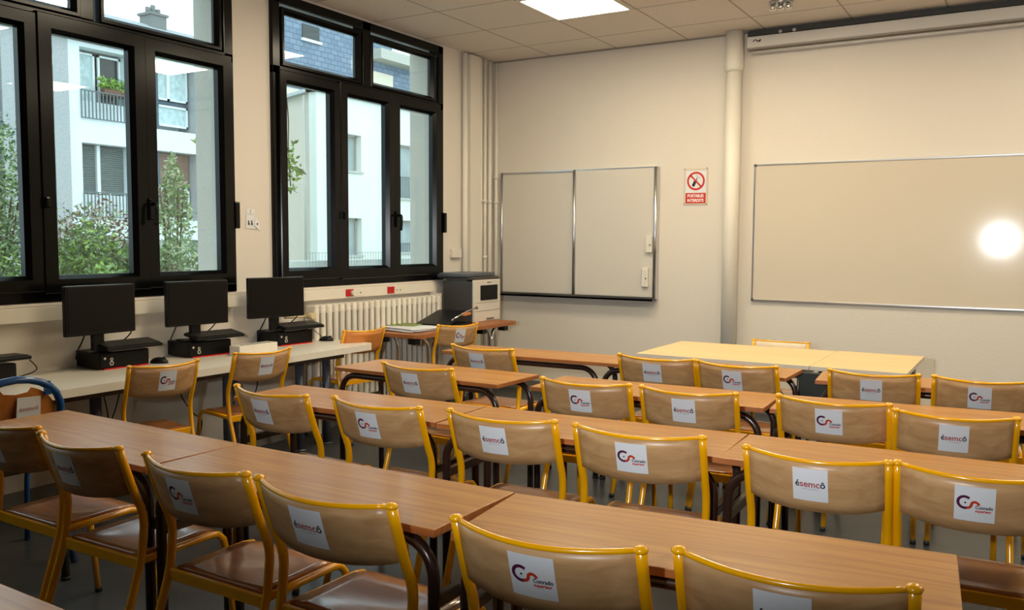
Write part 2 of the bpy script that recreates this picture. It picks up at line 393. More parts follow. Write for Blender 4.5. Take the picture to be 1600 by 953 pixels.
# ---------------------------------------------------------------- chairs
WH = 0.215
def prof(z):
    P = [(0.8136, 0.0), (0.74, 0.022), (0.66, 0.05), (0.60, 0.077), (0.56, 0.084), (0.46, 0.074), (0.40, 0.058), (0.3, 0.024), (0.0, -0.075)]
    for (za, ya), (zb, yb) in zip(P, P[1:]):
        if z >= zb: return ya + (yb - ya) * (za - z) / (za - zb)
    return P[-1][1]
def back_pt(u, z, off=0.0):
    # u in -1..1 across, z height; bulges towards the rear (-y)
    bul = 0.062 * (1 - u * u)
    y = prof(z) - bul - off
    dip = 0.010 * (1 - u * u)
    return Vector((u * WH, y, z - dip))
def sticker_fn(cx, cz, off):
    def f(x, y):
        return back_pt((x + cx) / WH, cz + y, off)
    return f
def make_sticker(kind, parent, cx=-0.005, tilt=0.0):
    S = 0.053; cz = 0.732 + 0.006
    g = sticker_fn(cx, cz, 0.0068); ct, st = math.cos(tilt), math.sin(tilt)
    base = lambda x, y, o=0.0: sticker_fn(cx, cz, 0.0068 + o)(x * ct - y * st, x * st + y * ct)
    bm = B(); n = 8; grid = [[bm.verts.new(base(-S + 2 * S * i / n, -S + 2 * S * j / 2)) for i in range(n + 1)] for j in range(3)]
    for j in range(2):
        for i in range(n): bm.faces.new((grid[j][i], grid[j][i + 1], grid[j + 1][i + 1], grid[j + 1][i]))
    if kind == 'CS':
        s = art('sticker', bm, [WHITE], parent, 'white square sticker with a purple and red CS logo')
    else:
        s = art('sticker', bm, [WHITE], parent, 'white square sticker with dark and red lettering')
    fn = lambda x, y: base(x, y, 0.0006)
    if kind == 'CS':
        bm = B()
        c = (-0.026, 0.004); R = 0.0175
        pts = [(c[0] + R * math.cos(a), c[1] + R * math.sin(a)) for a in [math.radians(48 + (300 - 48) * i / 18) for i in range(19)]]
        add_stroke(bm, pts, 0.0078, fn, 0)
        pts = smooth_path([(c[0] + R * math.cos(math.radians(285)), c[1] + R * math.sin(math.radians(285)), 0), (-0.013, -0.010, 0), (-0.0085, -0.003, 0), (-0.007, 0.004, 0), (0.0005, 0.008, 0), (0.008, 0.0045, 0), (0.0115, -0.001, 0)], 4)
        add_stroke(bm, [(p.x, p.y) for p in pts], 0.0075, fn, 1)
        add_disc(bm, (-0.0245, 0.003), 0.0028, fn, 2, 10)
        art('logo', bm, [PURPLE, REDLOGO, NAVY], s)
        bm = B(); add_text(bm, 'Conrado', 0.0145, fn, 0, 0.002, -0.0125, 0.0004, False, 0.86); add_text(bm, 'superieur', 0.0115, fn, 1, 0.002, -0.0225, 0.0004, False, 0.94)
        art('lettering', bm, [NAVY, REDINK], s)
    else:
        bm = B(); wd = 0.0425
        add_text(bm, '\u00e9semc\u00f4', 0.0295, fn, 0, 0, -0.007, 0.0006, True, 1.0, lambda x: 0 if (x < -0.034 or x > 0.0295) else 1)
        add_text(bm, '\u00e9cole sup\u00e9rieure', 0.0072, fn, 2, 0.0, -0.0155, 0.0, True, 1.0)
        art('lettering', bm, [NAVY, mat('soft_red_ink', srgb(176, 84, 84), 0.5), GREYINK], s)

def make_chair(kind, label, back=None, frame=None):
    back = back or PLY; frame = frame or YEL
    t = thing('school_chair', label, 'chair')
    bm = B()
    for s in (-1, 1):
        zs = [0.812, 0.76, 0.70, 0.65, 0.61, 0.58, 0.55, 0.50, 0.45, 0.41, 0.35, 0.25, 0.018]
        tube(bm, [(s * (WH - 0.006 * max(0, (0.8 - z)) + 0.02 * max(0, 0.4 - z)), prof(z), z) for z in zs], 0.0135, 12)
        ball(bm, (s * WH, 0.0, 0.812), 0.0168, 0.62)
    tube(bm, [back_pt(u, 0.812) for u in [-0.97 + 1.94 * i / 16 for i in range(17)]], 0.0068, 8)
    obj('back_frame', bm, frame, t)
    # plywood backrest
    bm = B(); nz, nu = 5, 16; z0, z1 = 0.648, 0.808; th = 0.006
    def pz(u, j):
        zb = z0 + 0.012 * (u * u) ** 2
        return zb + (z1 - zb) * j / nz
    G = [[[bm.verts.new(back_pt(-0.96 + 1.92 * i / nu, pz(-0.96 + 1.92 * i / nu, j), o)) for i in range(nu + 1)] for j in range(nz + 1)] for o in (-0.004, 0.006)]
    for o in (0, 1):
        for j in range(nz):
            for i in range(nu):
                q = (G[o][j][i], G[o][j][i + 1], G[o][j + 1][i + 1], G[o][j + 1][i]); f = bm.faces.new(q if o else q[::-1]); f.smooth = True
    for j in (0, nz):
        for i in range(nu): bm.faces.new((G[0][j][i], G[0][j][i + 1], G[1][j][i + 1], G[1][j][i]))
    for i in (0, nu):
        for j in range(nz): bm.faces.new((G[0][j][i], G[0][j + 1][i], G[1][j + 1][i], G[1][j][i]))
    bk = obj('backrest', bm, back, t)
    # seat frame: rear flat bar, side rails bending down into the front legs
    bm = B(); box(bm, (-0.203, prof(0.43) - 0.006, 0.408), (0.203, prof(0.43) + 0.008, 0.444), bevel=0.003); obj('seat_frame', bm, frame, t)
    for s in (-1, 1):
        bm = B(); xr = 0.198
        path = [(s * xr, prof(0.43), 0.43), (s * xr, 0.2, 0.432), (s * xr, 0.35, 0.434), (s * xr, 0.385, 0.428), (s * xr, 0.408, 0.405), (s * xr, 0.418, 0.37), (s * (xr + 0.003), 0.43, 0.25), (s * (xr + 0.008), 0.455, 0.018)]
        tube(bm, path, 0.0125, 12); obj('leg', bm, frame, t, 'front leg running up into the side rail of the seat')
    for s in (-1, 1):
        bm = B(); cyl(bm, (s * (WH + 0.005), prof(0.0), 0), (s * (WH + 0.005), prof(0.02), 0.02), 0.0145, 12); obj('foot_cap', bm, RUBBER, t)
        bm = B(); cyl(bm, (s * 0.206, 0.457, 0), (s * 0.206, 0.454, 0.02), 0.0135, 12); obj('foot_cap', bm, RUBBER, t)
    # seat
    bm = B(); nx, ny = 10, 10; y0, y1 = prof(0.43) + 0.012, 0.405
    def sp(i, j, dz):
        v = j / ny; y = y0 + (y1 - y0) * v; hw = 0.186 + 0.004 * v
        if v > 0.8: hw -= 0.028 * ((v - 0.8) / 0.2) ** 2
        u = -1 + 2 * i / nx
        z = 0.449 - 0.012 * (1 - u * u) * math.sin(PI * min(1, v * 1.15)) - (0.016 * ((v - 0.75) / 0.25) ** 2 if v > 0.75 else 0)
        return (u * hw, y, z + dz)
    G = [[[bm.verts.new(sp(i, j, dz)) for i in range(nx + 1)] for j in range(ny + 1)] for dz in (0, -0.009)]
    for o in (0, 1):
        for j in range(ny):
            for i in range(nx):
                f = bm.faces.new((G[o][j][i], G[o][j][i + 1], G[o][j + 1][i + 1], G[o][j + 1][i])); f.smooth = True
    for j in (0, ny):
        for i in range(nx): bm.faces.new((G[0][j][i], G[0][j][i + 1], G[1][j][i + 1], G[1][j][i]))
    for i in (0, nx):
        for j in range(ny): bm.faces.new((G[0][j][i], G[0][j + 1][i], G[1][j + 1][i], G[1][j][i]))
    obj('seat', bm, SEAT, t)
    if kind: make_sticker(kind, bk)
    return t

LL = 'yellow school chair at the '
N, S2, S3, S4 = 'nearest row of tables', 'second row of tables', 'third row of tables', 'farthest row of tables'
def C(a, b, kind, label): return (a, b, kind, label)
chairs = [
 C((1.39, -5.745), (1.797, -5.75), 'ES', 'yellow school chair cut by the left photo edge, leftmost along the nearest tables'),
 C((1.884, -5.789), (2.287, -5.786), 'ES', 'second chair from the left in the nearest row, glare from the window on its seat'),
 C((2.418, -5.784), (2.844, -5.787), 'CS', 'third chair from the left in the nearest row, purple and red logo sticker'),
 C((2.901, -5.794), (3.367, -5.807), 'ES', 'fourth chair from the left in the nearest row, lettered sticker and shiny seat'),
 C((3.549, -5.798), (3.994, -5.77), 'CS', 'fifth chair in the nearest row, large logo sticker, at the bottom centre of the photo'),
 C((4.062, -5.728), (4.504, -5.693), 'ES', 'nearest chair of all, its sticker half cut by the bottom edge of the photo'),
 C((1.679, -4.786), (2.117, -4.812), 'ES', 'leftmost chair tucked at the second row of tables, lettered sticker'),
 C((2.237, -4.771), (2.67, -4.774), 'CS', 'second chair from the left at the second row of tables, logo sticker'),
 C((2.791, -4.743), (3.226, -4.719), 'ES', 'third chair from the left at the second row of tables, lettered sticker'),
 C((3.317, -4.727), (3.758, -4.686), 'CS', 'fourth chair at the second row of tables, logo sticker, near the photo centre'),
 C((3.918, -4.734), (4.327, -4.713), 'ES', 'fifth chair at the second row of tables, large lettered sticker, touching its right neighbour'),
 C((4.35, -4.698), (4.76, -4.67), 'CS', 'chair cut by the right photo edge at the second row of tables, large logo sticker'),
 C((1.749, -3.861), (2.192, -3.878), 'ES', 'single yellow chair at the detached brown table in front of the printer corner'),
 C((2.706, -3.865), (3.131, -3.834), 'CS', 'second chair from the left in the third row, logo sticker, left of a lettered one'),
 C((3.193, -3.836), (3.606, -3.806), 'ES', 'third chair from the left in the third row, lettered sticker, left of the table joint'),
 C((3.768, -3.739), (4.195, -3.725), 'CS', 'fourth chair in the third row, logo sticker, right of the table joint'),
 C((4.233, -3.826), (4.636, -3.772), 'ES', 'rightmost chair of the third row, lettered sticker, by the right photo edge'),
 C((1.59, -2.998), (2.029, -3.019), 'ES', 'leftmost chair of the farthest row, standing below the printer'),
 C((2.651, -2.861), (3.096, -2.865), 'ES', 'farthest-row chair with lettered sticker, left of the pair in front of the pale table'),
 C((3.119, -2.88), (3.544, -2.895), 'CS', 'farthest-row chair with logo sticker, right of the pair in front of the pale table'),
 C((3.798, -2.839), (4.203, -2.806), 'ES', 'farthest-row chair with lettered sticker in front of the right end of the pale table'),
 C((4.271, -2.787), (4.67, -2.76), 'CS', 'rightmost chair of the farthest row, logo sticker, cut by the photo edge'),
 C((0.785, -4.683), (0.853, -4.324), 'CS', 'chair facing the white computer desk, logo sticker, in front of the leftmost full monitor'),
 C((0.81, -4.03), (0.868, -3.669), 'ES', 'chair facing the white computer desk, lettered sticker, in front of the middle monitor'),
 C((0.792, -2.021), (0.923, -1.742), 'CS', 'chair pushed up to the small printer table, logo sticker on its back'),
 C((0.479, -2.751), (0.533, -2.377), None, 'orange-backed chair without sticker beside the radiator, behind the end of the white desk'),
]
protos = {}
def place_chair(a, b, kind, label, group, cz=None):
    a, b = Vector((*a, 0)), Vector((*b, 0)); m = (a + b) / 2; d = b - a; rz = math.atan2(d.y, d.x)
    sx = d.length / 0.43; sx = max(0.8, min(1.08, sx)); s = (sx, 1, 1)
    key = kind if kind else 'none'
    if key not in protos:
        r = make_chair(kind, label, back=(PLYO if kind is None else None)); protos[key] = r
        r.location = m; r.rotation_euler = (0, 0, rz); r.scale = s; r['group'] = group; r['label'] = label
        return r
    return dup(protos[key], m, rz, label, group, s)
GROUP = 'yellow school chairs'
for a, b_, k, l in chairs: place_chair(a, b_, k, l, GROUP)
# chair behind the pale table, facing the class, a little lower
tc_ = make_chair(None, 'yellow chair behind the pale front table, facing the class, only its top rail showing', back=PLYP)
tc_['group'] = GROUP; tc_.location = (3.105, -1.035, 0); tc_.rotation_euler = (0, 0, PI + 0.02); tc_.scale = (0.90, 0.9, 0.912)

# blue framed chair at the left
def blue_chair():
    t = thing('blue_chair', 'blue tubular chair with rounded orange backrest at the left photo edge', 'chair', (0.93, -5.345, 0), math.radians(82))
    bm = B(); zc, R = 0.66, 0.2
    pth = [(-R, 0.06, 0.4), (-R, 0.045, 0.5), (-R, 0.025, 0.6)]
    for i in range(13):
        a = PI - PI * i / 12; pth.append((R * math.cos(a), 0.012 - 0.012 * math.sin(a) - 0.03 * math.sin(a) , 0.665 + 0.185 * math.sin(a) ** 0.8 if math.sin(a) > 0 else 0.665))
    pth += [(R, 0.025, 0.6), (R, 0.045, 0.5), (R, 0.06, 0.4)]
    tube(bm, pth, 0.0165, 12); 
    for s in (-1, 1):
        tube(bm, [(s * R, 0.062, 0.42), (s * R, 0.03, 0.25), (s * (R + 0.01), -0.05, 0.0)], 0.0145, 10)
        box(bm, (s * 0.13 - 0.012, -0.03, 0.77), (s * 0.13 + 0.012, -0.012, 0.83))
    obj('back_frame', bm, BLUE, t)
    for s in (-1, 1):
        bm = B(); tube(bm, [(s * R, 0.06, 0.42), (s * R, 0.34, 0.425), (s * R, 0.38, 0.4), (s * R, 0.40, 0.3), (s * R, 0.42, 0.0)], 0.0125, 10); obj('leg', bm, BLUE, t)
    bm = B(); out = [(-0.178, 0.62), (0.178, 0.62), (0.182, 0.70)]
    for i in range(9):
        a = math.radians(15 + (70 - 15) * i / 8); out.append((0.185 * math.cos(a), 0.665 + 0.155 * math.sin(a)))
    out += [(0.05, 0.792), (0.0, 0.785), (-0.05, 0.792)]
    for i in range(9):
        a = math.radians(110 + (165 - 110) * i / 8); out.append((0.185 * math.cos(a), 0.665 + 0.155 * math.sin(a)))
    out.append((-0.182, 0.70))
    yy = lambda x, z: 0.02 - 0.045 * (1 - (x / 0.19) ** 2) + (0.8 - z) * 0.12
    A = [bm.verts.new((x, yy(x, z) - 0.004, z)) for x, z in out]; Bv = [bm.verts.new((x, yy(x, z) + 0.004, z)) for x, z in out]
    fs = [bm.faces.new(A), bm.faces.new(Bv[::-1])]
    for i in range(len(A)): bm.faces.new((A[i], A[(i + 1) % len(A)], Bv[(i + 1) % len(A)], Bv[i]))
    bmesh.ops.triangulate(bm, faces=fs)
    bk = obj('backrest', bm, PLYO, t)
    fn0 = lambda x, z, o: Vector((x, yy(x, z) - 0.0075 - o, z))
    bm = B(); add_poly(bm, [(0.0, 0.662), (0.105, 0.660), (0.105, 0.768), (0.003, 0.772)], lambda x, z: fn0(x, z, 0)); s = art('sticker', bm, [WHITE], bk, 'white square sticker with faint red lettering')
    bm = B(); add_text(bm, '\u00e9semc\u00f4', 0.027, lambda x, z: fn0(x + 0.053, z + 0.71, 0.001), 0); art('lettering', bm, [MATS['soft_red_ink']], s)
    bm = B(); prism(bm, rrect(-0.185, 0.075, 0.185, 0.40, 0.04), 0.43, 0.442); obj('seat', bm, PLYO, t)
blue_chair()

# ---------------------------------------------------------------- brown two-seat tables
TZ = 0.7232
def table_frame(t, L, D):
    for name, y in (('front_frame', -D + 0.035), ('rear_frame', -0.045)):
        bm = B(); x0, x1 = 0.028, L - 0.028; R = 0.10; zt = TZ - 0.045
        pts = [(x0, y, 0.012), (x0, y, 0.3)] + arc((x0 + R, y, zt - R), R, PI, PI / 2, 7, 'xz') + [(L / 2, y, zt)] + arc((x1 - R, y, zt - R), R, PI / 2, 0, 7, 'xz') + [(x1, y, 0.3), (x1, y, 0.012)]
        tube(bm, pts, 0.0165, 12); obj(name, bm, BROWN, t)
    for x in (0.028, L - 0.028):
        bm = B(); box(bm, (x - 0.012, -D + 0.045, 0.50), (x + 0.012, -0.055, 0.535), bevel=0.003); obj('side_rail', bm, BROWN, t)
    for x in (0.028, L - 0.028):
        for y in (-D + 0.035, -0.045): bm = B(); cyl(bm, (x, y, 0), (x, y, 0.016), 0.019, 12); obj('foot_cap', bm, RUBBER, t)
def brown_table(a, b, D, label, rail=True):
    a, b = Vector((*a, 0)), Vector((*b, 0)); L = (b - a).length; rz = math.atan2(b.y - a.y, b.x - a.x)
    t = thing('school_table', label, 'table', a, rz, 'brown two-seat school tables')
    bm = B(); vs = box(bm, (0.001, -D, TZ - 0.022), (L - 0.001, 0, TZ), bevel=0.0025)
    bm.normal_update()
    for f in bm.faces: f.material_index = 0 if f.normal.z > 0.9 else 1
    obj('tabletop', bm, [TOPW, EDGE], t)
    table_frame(t, L, D)
    return t
brown_table((1.145, -5.24), (2.256, -5.28), 0.39, 'leftmost brown table of the nearest row, its top pale with window glare')
brown_table((2.258, -5.28), (3.402, -5.284), 0.395, 'middle brown table of the nearest row, in front of the third and fourth chairs')
brown_table((3.406, -5.29), (4.543, -5.176), 0.385, 'right brown table of the nearest row, the largest tabletop in the photo')
brown_table((1.478, -4.237), (2.612, -4.208), 0.405, 'leftmost brown table of the second row, beside the white desk chairs')
brown_table((2.616, -4.208), (3.757, -4.147), 0.415, 'middle brown table of the second row, behind the third and fourth chairs')
brown_table((3.762, -4.147), (4.90, -4.115), 0.42, 'right brown table of the second row, cut by the right photo edge')
brown_table((1.222, -3.235), (2.355, -3.267), 0.42, 'detached brown table in front of the radiator with rounded dark legs showing')
brown_table((2.489, -3.236), (3.650, -3.185), 0.405, 'left brown table of the third row, ending right of the lettered-sticker chair')
brown_table((3.655, -3.185), (4.80, -3.085), 0.40, 'right brown table of the third row, cut by the right photo edge')
brown_table((1.27, -2.315), (2.408, -2.272), 0.38, 'left brown table of the farthest row, below the left whiteboard')
brown_table((2.412, -2.265), (3.540, -2.268), 0.385, 'middle brown table of the farthest row, against the pale front table')
brown_table((3.652, -2.285), (4.80, -2.18), 0.36, 'right brown table of the farthest row, partly behind the pale table end')
t = brown_table((2.30, -6.425), (3.42, -6.455), 0.40, 'pale-looking table corner at the bottom left of the photo')

# pale front tables
def pale_table(x0, x1, y0, y1, label, rz=0.0):
    t = thing('teacher_table', label, 'table', (x0, y1, 0), rz, 'pale front tables'); L, D = x1 - x0, y1 - y0
    bm = B(); box(bm, (0, -D, 0.699), (L, 0, 0.7245), bevel=0.002); bm.normal_update()
    for f in bm.faces: f.material_index = 0 if f.normal.z > 0.9 else 1
    obj('tabletop', bm, [PALE, PALEE], t)
    bm = B(); box(bm, (0.05, -D + 0.04, 0.64), (L - 0.05, -D + 0.06, 0.698)); box(bm, (0.05, -0.06, 0.64), (L - 0.05, -0.04, 0.698)); box(bm, (0.05, -D + 0.06, 0.64), (0.07, -0.06, 0.698)); box(bm, (L - 0.07, -D + 0.06, 0.64), (L - 0.05, -0.06, 0.698))
    obj('apron', bm, DALU, t)
    for x in (0.06, L - 0.06):
        for y in (-D + 0.05, -0.05):
            bm = B(); cyl(bm, (x, y, 0), (x, y, 0.69), 0.018, 12); obj('leg', bm, DALU, t)
pale_table(2.44, 3.54, -2.12, -1.27, 'longer pale front table, left part, with the seam on its right')
pale_table(3.543, 4.075, -2.12, -1.25, 'short pale front table forming the right end of the teacher desk')
# dark modesty panel, added to fill the dark gap at the table seam
bm = B(); box(bm, (3.50, -2.20, 0.52), (3.70, -2.16, 0.695), bevel=0.005); o = obj('dark_panel', bm, mat('dark_green_grey', srgb(34, 40, 38), 0.6))
tag(o, 'dark panel below the seam of the pale front tables', 'panel')

# ---------------------------------------------------------------- white computer desk
t = thing('computer_desk', 'long white computer desk under the windows along the left wall', 'desk', (0, 0, 0))
bm = B(); out = [(0.012, -7.2), (0.662, -7.2), (0.655, -2.665), (0.60, -2.605), (0.012, -2.595)]
prism(bm, out, TZ - 0.042, TZ); obj('desktop', bm, DESKW, t)
bm = B(); box(bm, (0.44, -7.1, TZ - 0.10), (0.475, -2.75, TZ - 0.043)); obj('under_strip', bm, mat('dark_brown_strip', srgb(70, 52, 40), 0.5), t)  # dark brown strip added along the underside of the desktop
for y in (-6.0, -4.586, -3.69, -3.64, -3.065, -2.80):
    bm = B(); cyl(bm, (0.35, y, 0.0), (0.35, y, TZ - 0.043), 0.03, 20); cyl(bm, (0.35, y, 0), (0.35, y, 0.012), 0.04, 20); cyl(bm, (0.35, y, TZ - 0.055), (0.35, y, TZ - 0.043), 0.05, 20); obj('leg', bm, GREYM, t)

# ---------------------------------------------------------------- computers
def pc(yc, rz, label_pc, label_m, label_k, label_mouse, mouse, my, mrz=0.0, kb=(0.15, 0.0), x0=0.065, where=''):
    g = 'computers on the white desk'
    t = thing('desktop_computer', label_pc, 'computer', (0.0, yc, TZ), rz, 'black desktop computers')
    bm = B(); box(bm, (x0 - 0.055, -0.155, 0.006), (x0 + 0.17, 0.155, 0.098), bevel=0.006); obj('case', bm, DBLACK, t)
    bm = B(); box(bm, (x0 + 0.171, -0.15, 0.012), (x0 + 0.177, 0.15, 0.092), bevel=0.002)
    for k in range(5): box(bm, (x0 + 0.176, 0.03 + 0.02 * k, 0.03), (x0 + 0.1785, 0.04 + 0.02 * k, 0.05))
    fpn = obj('front_panel', bm, SCREENM, t)
    bm = B(); f2 = lambda x, y: Vector((x0 + 0.1792, x - 0.085, y + 0.045)); 
    add_disc(bm, (-0.0, 0.012), 0.0095, f2, 0, 12); add_disc(bm, (0.0, -0.010), 0.013, f2, 0, 12); 
    add_disc(bm, (0.0, 0.012), 0.0045, lambda x, y: f2(x, y) + Vector((0.0006, 0, 0)), 1, 10); add_disc(bm, (0.0, -0.010), 0.007, lambda x, y: f2(x, y) + Vector((0.0006, 0, 0)), 1, 10)
    art('badge', bm, [mat('silver_ink', (0.6, 0.58, 0.52), 0.4), SCREENM], fpn, 'silver figure-eight badge')
    bm = B(); add_disc(bm, (-0.04, 0.020), 0.008, f2, 0, 6); art('power_button', bm, [MATS['silver_ink']], fpn)
    bm = B(); box(bm, (x0 + 0.02, -0.13, 0.0), (x0 + 0.178, 0.15, 0.008)); obj('base_trim', bm, RED, t, 'red plastic strip along the bottom')
    # monitor
    m = thing('monitor', label_m, 'monitor', (0.0, my, TZ + 0.099), mrz, 'black monitors')
    W = 0.435; zb = 0.103
    bm = B(); box(bm, (0.195, -W / 2, zb), (0.225, W / 2, zb + 0.275), bevel=0.006); sh = obj('housing', bm, DBLACK, m)
    bm = B(); box(bm, (0.226, -W / 2 + 0.014, zb + 0.018), (0.2275, W / 2 - 0.014, zb + 0.261)); obj('screen', bm, SCREENM, m)
    bm = B(); box(bm, (0.165, -0.035, 0.004), (0.195, 0.035, 0.2), bevel=0.006); box(bm, (0.09, -0.075, 0), (0.2, 0.075, 0.012), bevel=0.004); obj('stand', bm, DBLACK, m)
    # keyboard leaning across the case
    kx, ky = kb
    k = thing('keyboard', label_k, 'keyboard', (x0 + kx, yc + ky + 0.02, TZ + 0.121), rz, 'black keyboards')
    bm = B(); vs = []
    box(bm, (-0.07, -0.165, 0.0), (0.075, 0.185, 0.018), bevel=0.004); kb_ = obj('keyboard_body', bm, DBLACK, k)
    bm = B()
    for r in range(5):
        for c in range(15): box(bm, (-0.058 + r * 0.025, -0.155 + c * 0.0222, 0.0185), (-0.038 + r * 0.025, -0.136 + c * 0.0222, 0.0235))
    obj('keys', bm, mat('key_plastic', (0.02, 0.02, 0.022), 0.4), k)
    k.rotation_euler = (0.0, math.radians(9), rz)
    # mouse
    bm = B(); ball(bm, (0, 0, 0.0), 0.045, 0.5, u=16, v=10)
    for v in bm.verts: v.co.x *= 1.25; v.co.y *= 0.72; v.co.z = max(0, v.co.z * 1.6) 
    mo = obj('mouse_body', bm, DBLACK)
    mt = thing('computer_mouse', label_mouse, 'mouse', (*mouse, TZ), rz + 0.5, 'black computer mice'); mo.parent = mt; mo.name = 'mouse_body'
    bm = B(); cyl(bm, (0.03, -0.005, 0.028), (0.03, 0.005, 0.028), 0.010, 10); obj('scroll_wheel', bm, RUBBER, mt)
    # cables
    for nm, pts in (('power_cable', [(x0 + 0.12, my - 0.12, TZ + 0.28), (x0 + 0.04, yc - 0.165, TZ + 0.20), (x0 - 0.02, yc - 0.17, TZ + 0.10), (x0 - 0.04, yc - 0.17, TZ + 0.05)]), ('video_cable', [(x0 + 0.12, my + 0.10, TZ + 0.28), (x0 + 0.06, yc + 0.12, TZ + 0.2), (x0 - 0.035, yc + 0.10, TZ + 0.11)])):
        bm = B(); tube(bm, smooth_path(pts, 5), 0.004, 6); o_ = obj(nm, bm, RUBBER)
        tag(o_, ('left' if nm == 'power_cable' else 'right') + ' black cable dropping from ' + where, 'cable')
pc(-4.315, math.radians(-2), 'flat black computer case nearest the blue chair, under the first full monitor',
   'black monitor on the white desk, first full one from the left', 'black keyboard on the leftmost full computer case', 'black mouse beside the leftmost full computer case', (0.24, -4.10), -4.458, math.radians(2), where='the leftmost full monitor')
pc(-3.70, math.radians(-5), 'flat black computer case under the middle monitor', 'middle black monitor on the white desk, tilted slightly',
   'black keyboard on the middle computer case', 'black mouse between the middle case and the white socket strip', (0.22, -3.43), -3.775, math.radians(-5), where='the middle monitor')
pc(-2.965, math.radians(-5), 'flat black computer case nearest the radiator', 'black monitor on the white desk nearest the radiator',
   'black keyboard on the case nearest the radiator', 'black mouse near the right end of the white desk', (0.25, -2.69), -3.09, math.radians(-12), where='the monitor nearest the radiator')
# leftmost computer, mostly cut off
t = thing('desktop_computer', 'black computer case with red trim cut by the left photo edge', 'computer', (0.0, -5.08, TZ), 0, 'black desktop computers')
bm = B(); box(bm, (0.05, -0.155, 0.006), (0.24, 0.14, 0.098), bevel=0.006); obj('case', bm, DBLACK, t)
bm = B(); box(bm, (0.06, -0.13, 0), (0.245, 0.135, 0.008)); obj('base_trim', bm, RED, t)
k = thing('keyboard', 'black keyboard at the left photo edge above a red-trimmed case', 'keyboard', (0.20, -5.10, TZ + 0.115), 0, 'black keyboards')
bm = B(); box(bm, (-0.07, -0.20, 0.0), (0.075, 0.22, 0.018), bevel=0.004); obj('keyboard_body', bm, DBLACK, k)
bm = B()
for r in range(5):
    for c in range(18): box(bm, (-0.058 + r * 0.025, -0.188 + c * 0.0222, 0.0185), (-0.038 + r * 0.025, -0.169 + c * 0.0222, 0.0235))
obj('keys', bm, MATS['key_plastic'], k)
# white multi-socket strip
t = thing('socket_strip', 'white multi-socket power strip on the desk between two computers', 'power strip', (0.36, -3.47, TZ), 0)
bm = B(); box(bm, (-0.05, -0.165, 0), (0.045, 0.155, 0.062), bevel=0.004); bm2 = obj('housing', bm, WHITEP, t)
bm = B()
for k_ in range(6):
    y = -0.10 + k_ * 0.042; tube(bm, arc((0.0, y, 0.0625), 0.016, 0, 2 * PI, 12, 'xy')[:-1], 0.002, 6, closed=True)
    for d in (-0.006, 0.006): cyl(bm, (d, y, 0.060), (d, y, 0.0632), 0.0022, 8)
obj('socket', bm, mat('socket_grey', srgb(150, 146, 138), 0.5), bm2)
# cables under the desk
def cable(name, pts, label, r=0.004, m=None):
    bm = B(); tube(bm, smooth_path(pts, 6), r, 6); return tag(obj(name, bm, m or RUBBER), label, 'cable')
cable('power_cable', [(0.30, -4.52, 0.66), (0.31, -4.49, 0.5), (0.30, -4.47, 0.3), (0.25, -4.4, 0.02)], 'black cable hanging under the desk left of the first desk chair')
cable('power_cable', [(0.32, -4.40, 0.66), (0.30, -4.43, 0.52), (0.28, -4.47, 0.38), (0.2, -4.5, 0.05)], 'black cable crossing another under the desk beside the grey leg')
cable('power_cable', [(0.35, -4.03, 0.68), (0.36, -4.05, 0.55), (0.38, -3.98, 0.42), (0.36, -3.9, 0.36), (0.36, -3.93, 0.25), (0.34, -4.0, 0.2)], 'looping black cable between the two chairs at the white desk')
cable('power_cable', [(0.30, -3.42, 0.66), (0.30, -3.40, 0.5), (0.28, -3.46, 0.36), (0.2, -3.5, 0.2)], 'black cable hanging behind the second desk chair')
cable('mouse_cable', [(0.20, -2.80, TZ + 0.10), (0.23, -2.74, TZ + 0.05), (0.25, -2.72, TZ + 0.012)], 'thin mouse cable running from the computer nearest the radiator', 0.0025)
cable('keyboard_cable', [(0.25, -4.88, TZ + 0.11), (0.28, -4.86, TZ + 0.06), (0.25, -4.92, TZ + 0.03), (0.2, -4.96, TZ + 0.02)], 'thin cable dangling from the keyboard at the left photo edge', 0.003)
cable('power_cable', [(0.42, -2.95, 0.66), (0.44, -2.90, 0.6), (0.42, -2.86, 0.5), (0.36, -2.9, 0.4), (0.3, -2.95, 0.3)], 'thin grey cable looping under the right end of the white desk', 0.0025, GREYM)

# ---------------------------------------------------------------- cable trunking, sockets, radiator, pipes
t = thing('cable_trunking', 'white cable trunking running below the windows along the left wall', 'trunking', (0, 0, 0))
bm = B(); box(bm, (0.001, YB + 0.1, 1.004), (0.055, -1.09, 1.085), bevel=0.004); obj('channel', bm, WHITEP, t)
bm = B(); box(bm, (0.001, YB + 0.1, 1.086), (0.045, -1.09, 1.103), bevel=0.003); obj('sill_strip', bm, WALLW, t)
for yc, l in ((-2.215, 'red power socket in the trunking, left one with a white plug'), (-1.705, 'red power socket in the trunking, right one nearer the printer')):
    s = thing('wall_socket', l, 'socket', (0.0555, yc, 1.045), 0, 'red trunking sockets')
    bm = B(); box(bm, (0, -0.045, -0.028), (0.006, 0.045, 0.028), bevel=0.002); obj('face_plate', bm, RED, s)
    bm = B(); box(bm, (0, 0.046, -0.03), (0.005, 0.17, 0.03), bevel=0.002); obj('cover_plate', bm, WHITEP, s)
    bm = B(); cyl(bm, (0.004, 0.075, -0.004), (0.0065, 0.075, -0.004), 0.006, 8); cyl(bm, (0.004, 0.125, -0.004), (0.0065, 0.125, -0.004), 0.006, 8); obj('screw_hole', bm, BLACKINK, s)
    if yc < -2:
        bm = B(); cyl(bm, (0.006, 0.02, 0), (0.04, 0.02, 0), 0.020, 14); obj('plug', bm, WHITEP, s, 'white plug')

